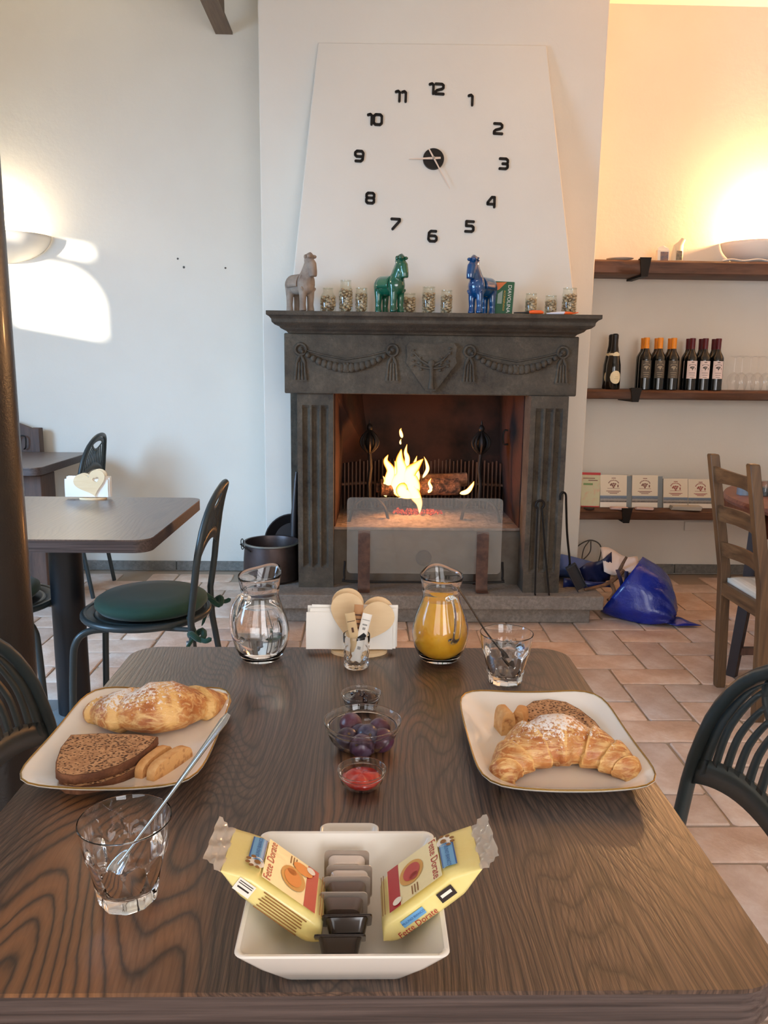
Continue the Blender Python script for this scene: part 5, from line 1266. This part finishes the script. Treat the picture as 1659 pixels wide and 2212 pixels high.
def biscotto(c, ln, h, th, rz, label, tilt=0):
    k = thing('biscotto', label, 'biscuit', (0, 0, 0), None)
    P = [(ln / 2 * math.copysign(abs(math.cos(t)) ** .6, math.cos(t)), h * max(0, math.sin(t)) ** .55) for t in [PI * q / 16 for q in range(17)]]
    build(MB().grid([[(x * s, y, z * (s * .5 + .5)) for x, z in P] for y, s in ((-th / 2, .97), (-th / 2 + .0012, 1), (th / 2 - .0012, 1), (th / 2, .97))], cv=True), 'biscuit_crust', BISC, parent=k, smooth=50)
    for y, q in ((-th / 2, 1), (th / 2, -1)):
        build(MB().add([(x * .97, y, z * .985) for x, z in P], [tuple(range(len(P)))]), 'cut_face', BCUT, parent=k, smooth=0)
    place(k, c, rot=(tilt, 0, rz)); return k
biscotto((-.2725, .948, PT), .068, .019, .012, math.radians(70), 'almond biscotto on the left plate, against the bread')
biscotto((-.2500, .941, PT), .074, .022, .013, math.radians(62), 'almond biscotto on the left plate, away from the bread')
biscotto((.2005, 1.052, PT), .0215, .034, .030, math.radians(12), 'almond biscotto at the left on the right plate')
biscotto((.2235, 1.058, PT), .0205, .031, .028, math.radians(-24), 'almond biscotto next to the bread slice on the right plate')

# tumblers with long spoons
def smooth01(x): x = min(1, max(0, x)); return x * x * (3 - 2 * x)
def tumbler(x, y, rz, label):
    k = thing('tumbler', label, 'glass', (x, y, TZ), 'faceted tumblers'); N_ = 10
    def facet(a): return math.cos(PI / N_) / math.cos(((a + rz) % (2 * PI / N_)) - PI / N_)
    def fn(p, a):
        r = math.hypot(p.x, p.y); z = p.z; sc = .0065 * abs(math.sin((a + rz) * N_ / 2)); s = smooth01((.0520 + sc - z) / .007)
        q = (1 - s) + s * (facet(a) * .965 if r > .012 else 1)
        return (p.x * q, p.y * q, z)
    out = [(.004, .001), (.022, .0), (.0285, .0012), (.0300, .005), (.0320, .016), (.0345, .030), (.0368, .042), (.0385, .050), (.0396, .054), (.0402, .058), (.0408, .062), (.0418, .070), (.0438, .0845), (.0443, .0858), (.0440, .0868), (.0430, .0866)]
    inn = [(.0424, .0850), (.0402, .070), (.0388, .058), (.0365, .048), (.0340, .036), (.0305, .022), (.0260, .0160), (.014, .0150), (.003, .0152)]
    mb = MB(); rows = []; n = 100
    for r, z in out:
        rows.append([Vector(fn(Vector((r * math.cos(a), r * math.sin(a), z)), a)) for a in [2 * PI * q / n for q in range(n)]])
    for r, z in inn:
        rows.append([Vector((r * math.cos(a), r * math.sin(a), z)) * (1) for a in [2 * PI * q / n for q in range(n)]])
    mb.grid([[p + Vector((x, y, TZ)) for p in row] for row in rows], cv=True, cap=True)
    build(mb, 'glass_wall', GLASS, parent=k, smooth=24); return k
tumbler(-.2320, .7005, .1, 'empty faceted glass tumbler before the left plate, with a steel spoon')
tumbler(.2345, 1.247, .3, 'empty faceted glass tumbler behind the right plate, with a dark spoon')
def spoon(B, Rr, E, label, m, wide=.0076):
    k = thing('long_spoon', label, 'spoon', tuple(B)); B, Rr, E = Vector(B), Vector(Rr), Vector(E)
    pts = bez([B + (Rr - B) * .22, B + (Rr - B) * .6, Rr, Rr.lerp(E, .5), E], 6); n = len(pts)
    w_ = [np.interp(i / (n - 1), [0, .2, .45, .8, .97, 1], [.0030, .0024, .0026, .0048, wide, wide * .55]) for i in range(n)]
    d = (E - B).normalized(); upv = Vector((0, 0, 1)) - d * d.z
    build(MB().tube(pts, [.0012] * n, 10, r2=w_, up=upv), 'handle', m, parent=k)
    u = upv.normalized(); s = d.cross(u); M = Matrix((d, s, u)).transposed()
    rows = []
    for i in range(9):
        t = i / 8; r = t; rows.append([M @ Vector((.021 * r * math.cos(a), .0125 * r * math.sin(a), -.006 * (1 - r * r))) + B + d * .014 for a in [2 * PI * q / 20 for q in range(20)]])
    rows[0] = [p + Vector((1e-5 * q, 0, 0)) for q, p in enumerate(rows[0])]
    build(MB().grid(rows, cv=True), 'spoon_bowl', m, parent=k, smooth=180, solid=.0012)
spoon((-.250, .690, TZ + .026), (-.1995, .716, .8405), (-.140, .760, .917), 'long steel spoon standing in the left tumbler over the plate', STEEL)
DSTEEL = pm('dark_steel_spoon', (70, 68, 68), .18, 1.0)
spoon((.246, 1.243, TZ + .030), (.198, 1.250, .8400), (.153, 1.268, .909), 'long dark spoon leaning in the rear tumbler against the juice jug', DSTEEL)

# pitchers
def pitcher(x, y, hdir, sdir, name_l, liq, liq_z, mliq):
    k = thing('glass_pitcher', name_l, 'pitcher', (x, y, TZ), 'glass pitchers')
    out = [(.004, .0), (.028, .0), (.0345, .003), (.0400, .012), (.0465, .026), (.0505, .042), (.0510, .052), (.0490, .066), (.0440, .084), (.0380, .101), (.0335, .114), (.0322, .121), (.0326, .125), (.0342, .128), (.0338, .131), (.0352, .138), (.0368, .146), (.0380, .153), (.0386, .1565), (.0382, .1578), (.0372, .1570)]
    inn = [(.0362, .151), (.0345, .143), (.0325, .135), (.0308, .126), (.0302, .121), (.0314, .113), (.0358, .100), (.0418, .083), (.0468, .066), (.0488, .052), (.0483, .042), (.0443, .027), (.0375, .0130), (.030, .0080), (.003, .0075)]
    def fn(p, a):
        da = math.atan2(math.sin(a - sdir), math.cos(a - sdir)); g = math.exp(-(da / .55) ** 2); w_ = smooth01((p.z - .122) / .036)
        r = math.hypot(p.x, p.y); s = 1 + (.17 * g - .03 * math.exp(-((abs(da) - .85) / .35) ** 2)) * w_
        return (p.x * s, p.y * s, p.z + (.005 * g + .004 * math.cos(da)) * w_)
    build(MB().lathe(out + inn, 56, c=(x, y, TZ), fn=fn), 'glass_body', GLASS, parent=k, smooth=60)
    hx_, hy_ = math.cos(hdir), math.sin(hdir)
    hp = bez([(.0330, 0, .122), (.050, 0, .128), (.066, 0, .116), (.0735, 0, .090), (.068, 0, .062), (.0555, 0, .050), (.0495, 0, .052)], 6)
    hp = [Vector((x + p.x * hx_, y + p.x * hy_, TZ + p.z)) for p in hp]
    build(MB().tube(hp, .0050, 12, r2=.0066, up=(0, 0, 1)), 'handle', GLASS, parent=k, smooth=80)
    lp = [(.003, .0077), (.030, .0082), (.0374, .0132), (.0442, .0272), (.0482, .0421), (.0487, .052), (.0467, .066)]
    rr = lambda z: float(np.interp(z, [.066, .083, .100, .113, .121], [.0467, .0417, .0357, .0313, .0301]))
    lp += [(rr(z), z) for z in (.074, .083, .092, .100, .106, .113) if z < liq_z - .001] + [(rr(liq_z), liq_z), (rr(liq_z) - .002, liq_z - .0006), (.003, liq_z - .0006)]
    build(MB().lathe(lp, 48, c=(x, y, TZ)), liq, mliq, parent=k, smooth=50); return k
WATER = pm('water', (255, 255, 255), 0, trans=1, ior=1.33)
JUICE = pm('orange_juice', (246, 186, 44), .35, sss=.25, bmp=(60, .1, .002), var=(60, (240, 172, 30)))
pitcher(-.1875, 1.349, math.radians(238), math.radians(60), 'glass pitcher of water at the far left of the main table', 'water', .100, WATER)
pitcher(.1340, 1.351, math.radians(-72), math.radians(100), 'glass pitcher of orange juice at the far right of the main table', 'juice', .112, JUICE)

# cut glass with sugar sticks
k = thing('shot_glass', 'small cut shot glass holding sugar sticks before the napkin holder', 'glass', (-.016, 1.312, TZ))
def cut(p, a):
    z = p.z; r = math.hypot(p.x, p.y); s = 1
    if r > .019 and .006 < z < .036: s = 1 - .035 * abs(math.sin(6 * a + z * 240)) - .035 * abs(math.sin(6 * a - z * 240))
    return (p.x * s, p.y * s, z)
build(MB().lathe([(.003, .001), (.019, 0), (.0212, .002)] + [(.0222 + .0012 * q / 14, .004 + .034 * q / 14) for q in range(15)] + [(.0236, .045), (.0238, .059), (.0232, .0602), (.0224, .0598), (.0218, .045), (.0205, .012), (.016, .009), (.003, .009)], 72, c=(-.016, 1.312, TZ), fn=cut), 'glass_wall', GLASS, parent=k, smooth=40)
def sachet(B, E, w_, m, ink, label, lines):
    B, E = Vector(B), Vector(E); d = (E - B).normalized(); s = d.cross(Vector((0, 1, 0))).normalized(); nrm = s.cross(d).normalized()
    if nrm.y > 0: nrm = -nrm; s = -s
    L_ = (E - B).length; rows = []
    for i in range(13):
        t = i / 12; e = min(1, min(t, 1 - t) / .09) ; hw = w_ / 2 * (1 if .02 < t < .98 else 1.03); th = .0004 + .0022 * e
        rows.append([B + d * L_ * t + s * hw * math.cos(q) + nrm * th * math.sin(q) for q in [2 * PI * j / 12 for j in range(12)]])
    k = thing('sugar_stick', label, 'sugar stick', tuple(B), 'sugar sticks in the cut glass')
    build(MB().grid(rows, cv=True, cap=True), 'sachet', m, parent=k, smooth=60)
    g = lambda a, b: B + d * L_ * b + s * a + nrm * .0031
    mb = MB()
    for t0, hh, ww in lines: flat(mb, *rect(w_ * ww, hh, 1, 0, t0), g)
    build(mb, 'print', ink, parent=k, smooth=0)
    if label.startswith('white'): 
        build(flat(MB(), [(-w_ * .42, .40), (w_ * .42, .47), (w_ * .42, .58), (w_ * .1, .62), (-w_ * .42, .50)], [(0, 1, 2, 3, 4)], lambda a, b: g(a, b) + nrm * .0002), 'dark_diamond', BLK, parent=k, smooth=0)
SUG = pm('sugar_paper', (206, 176, 132), .6); SUGB = pm('kraft_paper', (176, 128, 84), .6); SUGW = pm('white_sachet', (234, 228, 218), .5)
BI = pm('brown_print', (84, 54, 38), .6)
sachet((-.012, 1.308, TZ + .012), (-.028, 1.306, TZ + .100), .017, SUG, BI, 'cream sugar stick leaning left in the cut glass', [(.66, .10, .22), (.84, .012, .8)])
sachet((-.020, 1.318, TZ + .012), (-.012, 1.322, TZ + .110), .016, SUGB, BI, 'kraft brown sugar stick at the back of the cut glass', [(.5, .03, .7), (.58, .03, .7), (.66, .03, .75), (.74, .02, .7), (.82, .03, .7)])
sachet((-.018, 1.306, TZ + .012), (.003, 1.308, TZ + .098), .0165, SUGW, pm('grey_print_ink', (150, 146, 140), .6), 'white sugar stick leaning right in the cut glass', [(.70, .05, .3), (.78, .03, .5), (.88, .012, .8), (.3, .05, .3)])

# glass bowls and what they hold
def bowl(x, y, r, h, rb_, label, nm='glass_bowl'):
    k = thing(nm, label, 'bowl', (x, y, TZ), 'clear glass bowls'); t = .055 * r
    out = [(.003, .0005), (rb_ * .9, 0), (rb_, .0015)]
    out += [(rb_ + (r * .90 - rb_) * math.sin(PI / 2 * q / 8), .0015 + (h * .70 - .0015) * (1 - math.cos(PI / 2 * q / 8))) for q in range(1, 9)]
    out += [(r * .955, h * .72), (r * .965, h * .76), (r * .985, h * .96), (r, h * .985), (r * .995, h), (r * .965, h * .99)]
    inn = [(r * .925, h * .78)] + [((rb_ + (r * .90 - rb_) * math.sin(PI / 2 * q / 8)) - t, .0015 + t * .8 + (h * .70 - .0015) * (1 - math.cos(PI / 2 * q / 8))) for q in range(8, 0, -1)] + [(rb_ * .6, t + .002), (.003, t + .002)]
    build(MB().lathe(out + inn, 64, c=(x, y, TZ)), 'glass_wall', GLASS, parent=k, smooth=50); return k
bowl(-.0035, 1.020, .0540, .038, .026, 'glass bowl of dark plums in the middle of the main table')
bowl(-.0035, .909, .0308, .025, .015, 'small glass bowl of red jam in front of the plum bowl')
bowl(-.0060, 1.142, .0310, .025, .015, 'small glass bowl of dark jam behind the plum bowl')
def plum_mat():
    m, N, L, P = nodes('plum_skin'); oi = N.new('ShaderNodeObjectInfo'); f = noise(N, L, coords(N, L), 60, 3, .6)
    c = ramp(N, L, oi.outputs['Random'], [(0, (50, 36, 52)), (.5, (92, 42, 58)), (1, (46, 44, 66))])
    c = mixc(N, L, ramp(N, L, f, [(.45, (0, 0, 0, 1)), (.75, (.6, .6, .6, 1))]), c, (112, 104, 128))
    L.new(c, P.inputs['Base Color']); P.inputs['Roughness'].default_value = .32; return m
PLUM = plum_mat(); pm0 = None
PL = [(-.0195, 1.0330, .0245, 'reddish plum, topmost at the back left of the bowl'), (.0195, 1.0270, .0195, 'bluish plum at the back right of the bowl'), (-.0240, .9990, .0195, 'purple plum at the left of the bowl'), (.0040, .9985, .0255, 'bluish plum on top in the middle of the bowl'),
      (.0230, .9960, .0155, 'dark plum low at the front right of the bowl'), (-.0060, 1.0120, .0140, 'dark plum at the bowl bottom below the others'), (-.0035, .9790, .0160, 'dark plum low at the front of the bowl')]
for q, (x, y, z, lb) in enumerate(PL):
    if pm0 is None:
        def pl(p, a):
            s = 1 - .05 * math.exp(-(math.atan2(math.sin(a), math.cos(a)) / .22) ** 2); return (p.x * s, p.y * s, p.z)
        pr = [(.0006 + .0158 * math.sin(PI * i / 14) ** .9, -.0178 * math.cos(PI * i / 14) * (1 if 0 < i < 14 else .95)) for i in range(15)]
        pm0 = thing('plum', '', 'plum', (0, 0, 0), 'plums in the glass bowl'); build(MB().lathe(pr, 24, fn=pl), 'fruit', PLUM, parent=pm0, smooth=180)
        build(MB().lathe([(.0004, .0165), (.0022, .0174), (.0016, .0180), (.0003, .0181)], 8), 'stem_scar', pm('stem_scar', (96, 76, 56), .8), parent=pm0); o = pm0
    else: o = dup(pm0)
    place(o, (x, y + .008, TZ + z - (.005 if z > .019 else .0)), rot=(random.uniform(.6, 1.4), random.uniform(-.6, .6), random.uniform(0, 6))); o['label'] = lb
JAM = pm('red_jam', (168, 22, 20), .12, var=(70, (196, 52, 36)), coat=.6, sss=.1, bmp=(50, .4, .004)); DJAM = pm('dark_jam_mass', (34, 14, 22), .12, coat=.6, bmp=(60, .8, .006))
def jam(x, y, m, name_, label, z1, lump, seed):
    rg = random.Random(seed); rows = []
    t = .055 * .031; prof = [(.001, t + .0024), (.009, t + .0024)]
    for q in range(1, 9):
        rr = .015 + (.031 * .9 - .015) * math.sin(PI / 2 * q / 8) - t - .0004; zz = .0020 + t * .8 + (.025 * .7 - .0015) * (1 - math.cos(PI / 2 * q / 8))
        if zz < z1 - .002: prof.append((rr, zz)); R1 = rr
    prof.append((R1 + .0008, z1 - .0005))
    for r, z in prof: rows.append([(x + r * math.cos(a), y + r * math.sin(a), TZ + z) for a in [2 * PI * q / 32 for q in range(32)]])
    for r in (.019, .015, .010, .005, .001): rows.append([(x + r * math.cos(a), y + r * math.sin(a), TZ + z1 + lump * (1 - (r / .021) ** 2) + lump * .5 * math.sin(3 * a + seed) * r / .02 + rg.uniform(-.15, .15) * lump) for a in [2 * PI * q / 32 for q in range(32)]])
    mb = MB().grid(rows, cv=True, cap=True)
    for q in range(11 if lump > .005 else 0):
        a = q * 2.4; d = .0035 + .012 * (q / 11); mb.ell((x + d * math.cos(a), y + d * math.sin(a), TZ + z1 + lump * (1.0 - d / .02)), (.0048, .0036, .0036), 10, 7, Matrix.Rotation(a, 3, 'Z'))
    tag(build(mb, name_, m, loc=(x, y, TZ + .005), smooth=180), label, 'jam')
jam(-.0035, .909, JAM, 'red_jam', 'red jam in the small bowl nearest the bread tray', .0150, .0035, 1)
jam(-.0060, 1.142, DJAM, 'dark_jam', 'dark berry jam in the small bowl behind the plums', .0185, .0075, 2)

# white square tray with its rusk packs and portion tubs, small dish behind it
def square_bowl(cx_, cy_, hr, hb, h, label, t=.0042, rim=.0016):
    k = thing('square_bowl', label, 'bowl', (cx_, cy_, TZ))
    def ring(s, z, r): return [(cx_ + x, cy_ + y, TZ + z) for x, y in rrect(-s, s, -s, s, r, 5)]
    rows = [ring(hb * .3, 0, .004), ring(hb - .004, 0, .010), ring(hb, .0025, .012), ring((hb + hr) / 2 + .001, h * .5, .011), ring(hr - .001, h - .003, .009), ring(hr, h - .0012, .009), ring(hr - .0012, h, .009), ring(hr - t, h - .0006, .007), ring(hr - t - .0015, h - .004, .007),
            ring((hb + hr) / 2 - t, h * .5, .009), ring(hb - t + .001, .0085, .010), ring(hb - t - .005, .0055, .008), ring(hb * .3, .0050, .004)]
    build(MB().grid(rows, cv=True, cap=True), 'bowl_body', WHITE_CERAMIC, parent=k, smooth=50); return k
BX, BYc = -.0170, .647
square_bowl(BX, BYc, .0880, .056, .051, 'white square tapered bowl of rusk packs at the front of the main table')
square_bowl(-.0160, .7640, .0320, .024, .022, 'small white square dish behind the rusk pack bowl', .003)
def film_mat(): return thin_glass('clear_film', (250, 244, 236), haze=.42, haze_col=(244, 234, 220), edge=.16)
PACKY = pm('pack_yellow', (240, 226, 156), .30, var=(16, (234, 214, 132)), bmp=(26, .25, .004), coat=.2); CREAMP = pm('pack_cream', (240, 226, 176), .32, bmp=(26, .2, .004))
LBLUE = pm('logo_blue', (112, 168, 214), .4); DBLUE = pm('logo_dark_blue', (58, 98, 160), .4); PRED = pm('pack_red', (176, 30, 42), .4); PORANGE = pm('pack_orange', (226, 140, 62), .45); PBRED = pm('jam_print', (186, 50, 44), .35); TOAST = pm('toast_print', (214, 160, 84), .5); PBLK = pm('print_black', (44, 34, 32), .5); PBR = pm('print_brown', (140, 96, 48), .5); PWH = pm('print_white', (238, 232, 220), .5)
def rusk_pack(label, M, orange, side):
    L_, w_, t = .108, .070, .025
    k = thing('rusk_pack', label, 'rusk pack', (0, 0, 0), 'rusk packs in the white bowl')
    def E(u): return max(.04, min(1, (max(u, 0) / (.10 * L_)) ** .5 if u < .10 * L_ else 1, ((L_ - u) / (.24 * L_)) ** .8 if u > .76 * L_ else 1))
    rows = []; n = 36
    for i in range(25):
        u = L_ * i / 24; e = E(u); row = []
        for q in range(n):
            a = 2 * PI * q / n; c, s = math.cos(a), math.sin(a); m_ = (abs(c) ** 6 + abs(s) ** 6) ** (-1 / 6)
            x = w_ / 2 * c * m_ * (1 + .03 * (1 - e)); z = t / 2 * s * m_ * e * (1 + .05 * math.sin(3 * a + u * 60))
            row.append((x, u, z))
        rows.append(row)
    build(MB().grid(rows, cv=True, cap=True), 'wrapper', PACKY, parent=k, smooth=60)
    top = lambda a, b: (a, b, t / 2 * E(b) * 1.05 + .0012)
    sx = 1 if side == 'R' else -1
    sdf = lambda a, b: (sx * (w_ / 2 + .0010), a, b * sx)
    rows = []
    for i in range(7):
        y = L_ - .001 + .020 * i / 6; rows.append([(w_ / 2 * 1.03 * x, y, .0012 * math.sin(i * 2.6) + .0016 * math.sin(x * 9 + i)) for x in [-1 + .1 * q for q in range(21)]])
    build(MB().grid(rows), 'film_fin', film_mat(), parent=k, smooth=60)
    def deco(name_, m, shapes, fn=top, lift=0):
        mb = MB()
        for v, f_ in shapes:
            # split long faces so they follow the bulge
            mb.add([Vector(fn(*p)) + (Vector((0, 0, lift)) if fn is top else Vector((sx * lift, 0, 0))) for p in v], f_)
        build(mb, name_, m, parent=k, smooth=0)
    def R(w2, h2, x_, y_, nx=6, ny=4):
        v = [(x_ - w2 / 2 + w2 * i / nx, y_ - h2 / 2 + h2 * j / ny) for j in range(ny + 1) for i in range(nx + 1)]
        return v, [(j * (nx + 1) + i, j * (nx + 1) + i + 1, (j + 1) * (nx + 1) + i + 1, (j + 1) * (nx + 1) + i) for j in range(ny) for i in range(nx)]
    def T(s, size, x_, y_): v, f_ = text2d(s, size); return [(a + x_, b + y_) for a, b in v], f_
    deco('cream_panel', CREAMP, [R(.062, .058, 0, .047)], lift=.0002)
    deco('logo_ribbon', LBLUE, [R(.036, .0115, .006, .0845)], lift=.0005)
    deco('logo_border', DBLUE, [R(.036, .0012, .006, .0907), R(.036, .0012, .006, .0783)], lift=.0007)
    deco('logo_lettering', DBLUE, [T('MULINO BIANCO', .0046, .006, .0845)], lift=.0009)
    deco('logo_mill', PWH, [disc(.0075, -.0155, .0835, 18)], lift=.0008)
    deco('logo_wheat', PBR, [disc(.0022, -.0155 + .008 * math.cos(a), .0835 + .008 * math.sin(a), 8) for a in (.5, 1.2, 1.9, 2.6, 3.3)] + [disc(.003, -.0155, .083, 10)], lift=.0010)
    deco('product_lettering', PRED, [T('Fette Dorate', .0112, 0, .0705)], lift=.0006)
    deco('red_band', PRED, [R(.062, .0125, 0, .0245)], lift=.0004)
    deco('toast_picture', TOAST, [disc(.0165, -.004, .0450, 24, .0135)], lift=.0008)
    deco('jam_picture', PORANGE if orange else PBRED, [disc(.0120, -.004, .0455, 22, .0095), disc(.005, .004, .0475, 14)], lift=.0011)
    deco('small_print', PBR, [R(.012, .0012, .022, .050 - .003 * q, 1, 1) for q in range(3)] + [R(.058, .0010, 0, .0135 - .0025 * q, 1, 1) for q in range(2)], lift=.0006)
    deco('seal_mark', PWH, [disc(.0048, .0235, .0275, 16)], lift=.0012)
    if orange: deco('folded_print', PORANGE, [disc(.008, .018, .036, 16, .011)], lift=.0009)
    if side == 'R':
        def S(v_f): return [(b, a) for a, b in v_f[0]], v_f[1]
        st2 = lambda v_f, y_, z_: ([(y_ + a, z_ + b) for a, b in v_f[0]], v_f[1])
        deco('side_logo', LBLUE, [R(.024, .007, .034, .0015, 2, 1)], sdf, .0002)
        deco('side_logo_lettering', DBLUE, [st2(text2d('MULINO BIANCO', .0031), .034, .0015)], sdf, .0005)
        deco('side_lettering', PRED, [st2(text2d('Fette Dorate', .0078), .034, -.0055)], sdf, .0003)
        deco('side_badge', PBLK, [R(.016, .010, .070, .001, 2, 1)], sdf, .0002); deco('side_badge_sign', PWH, [R(.011, .003, .070, .0015, 1, 1)], sdf, .0004)
    else:
        deco('side_small_print', PBR, [R(.046 - .003 * (q % 3), .0011, .044, .0085 - .0026 * q, 1, 1) for q in range(7)], sdf, .0003)
        deco('date_panel', PWH, [R(.017, .0125, .083, .0, 1, 1)], sdf, .0003)
        deco('date_marks', PBLK, [R(.012, .0016, .083, .0015, 1, 1), R(.014, .0008, .083, -.002, 1, 1), R(.014, .0008, .083, -.004, 1, 1)], sdf, .0005)
    k.matrix_world = M; return k
def pack_matrix(base, dirx, incl, yaw, roll):
    u = Vector((dirx * math.cos(incl), 0, math.sin(incl))); v = Vector((0, -dirx, 0)); n_ = v.cross(u)
    M3 = Matrix((v, u, n_)).transposed(); M3 = Matrix.Rotation(yaw, 3, 'Z') @ M3 @ Matrix.Rotation(roll, 3, 'Y')
    M = M3.to_4x4(); M.translation = Vector(base); return M
rusk_pack('yellow rusk pack leaning on the left wall of the white bowl', pack_matrix((-.0370, .6440, .7730), -1, math.radians(37), math.radians(-3), math.radians(5)), True, 'L')
rusk_pack('yellow rusk pack leaning on the right wall of the white bowl', pack_matrix((.0175, .6450, .7730), 1, math.radians(38), math.radians(3), math.radians(-4)), False, 'R')
CLEARP = thin_glass('clear_plastic', (244, 240, 236), haze=.12, haze_col=(224, 212, 204), edge=.10)
DARKP = pm('dark_brown_plastic', (44, 34, 30), .2, coat=.4); TUBW = pm('cream_spread', (250, 242, 236), .5); TUBB = pm('cocoa_spread', (70, 42, 34), .35)
def tub(label, y, z, al, body, fill, x=0.0, grp='portion tubs in the white bowl', yaw=0):
    k = thing('portion_tub', label, 'tub', (0, 0, 0), grp)
    w_, h = .0445, .034
    def ring(s, yy, r, zc=0): return [(a, yy, b + h / 2) for a, b in rrect(-w_ / 2 + s, w_ / 2 - s, -h / 2 + s, h / 2 - s, r, 5)]
    build(MB().grid([ring(0, .0, .004), ring(0, -.0008, .004), ring(.0035, -.0010, .006), ring(.0045, -.004, .007), ring(.0065, -.0125, .007), ring(.0080, -.0135, .006)][::1], cv=True, cap=True), 'cup', body, parent=k, smooth=40)
    build(MB().grid([ring(.0002, .0004, .004), ring(.0002, .0010, .004)], cv=True, cap=True), 'lid', pm('foil_lid', (206, 200, 192), .3, .5) if fill else DARKP, parent=k, smooth=40)
    if fill: build(MB().grid([ring(.0042, -.0014, .006), ring(.0052, -.004, .007), ring(.0072, -.0118, .007), ring(.010, -.0126, .006)], cv=True, cap=True), 'spread', fill, parent=k, smooth=40)
    place(k, (x, y, z), rot=(al, 0, yaw))
ra = math.radians
tub('dark brown portion tub lying frontmost in the white bowl', .6180, .7680, ra(44), DARKP, None, -.0200)
tub('dark brown portion tub second from the front in the white bowl', .6360, .7690, ra(38), DARKP, None, -.0150, yaw=.03)
tub('clear tub of cocoa spread just behind the dark brown tubs', .6560, .7610, ra(14), CLEARP, TUBB, -.0185)
tub('clear tub of cocoa spread in front of the white tubs', .6730, .7610, ra(6), CLEARP, TUBB, -.0160, yaw=.02)
tub('clear tub of white cream in front of the rearmost tub', .6850, .7610, ra(-2), CLEARP, TUBW, -.0140)
tub('clear tub of white cream rearmost in the white bowl', .6990, .7650, ra(-10), CLEARP, TUBW, -.0170, yaw=-.02)
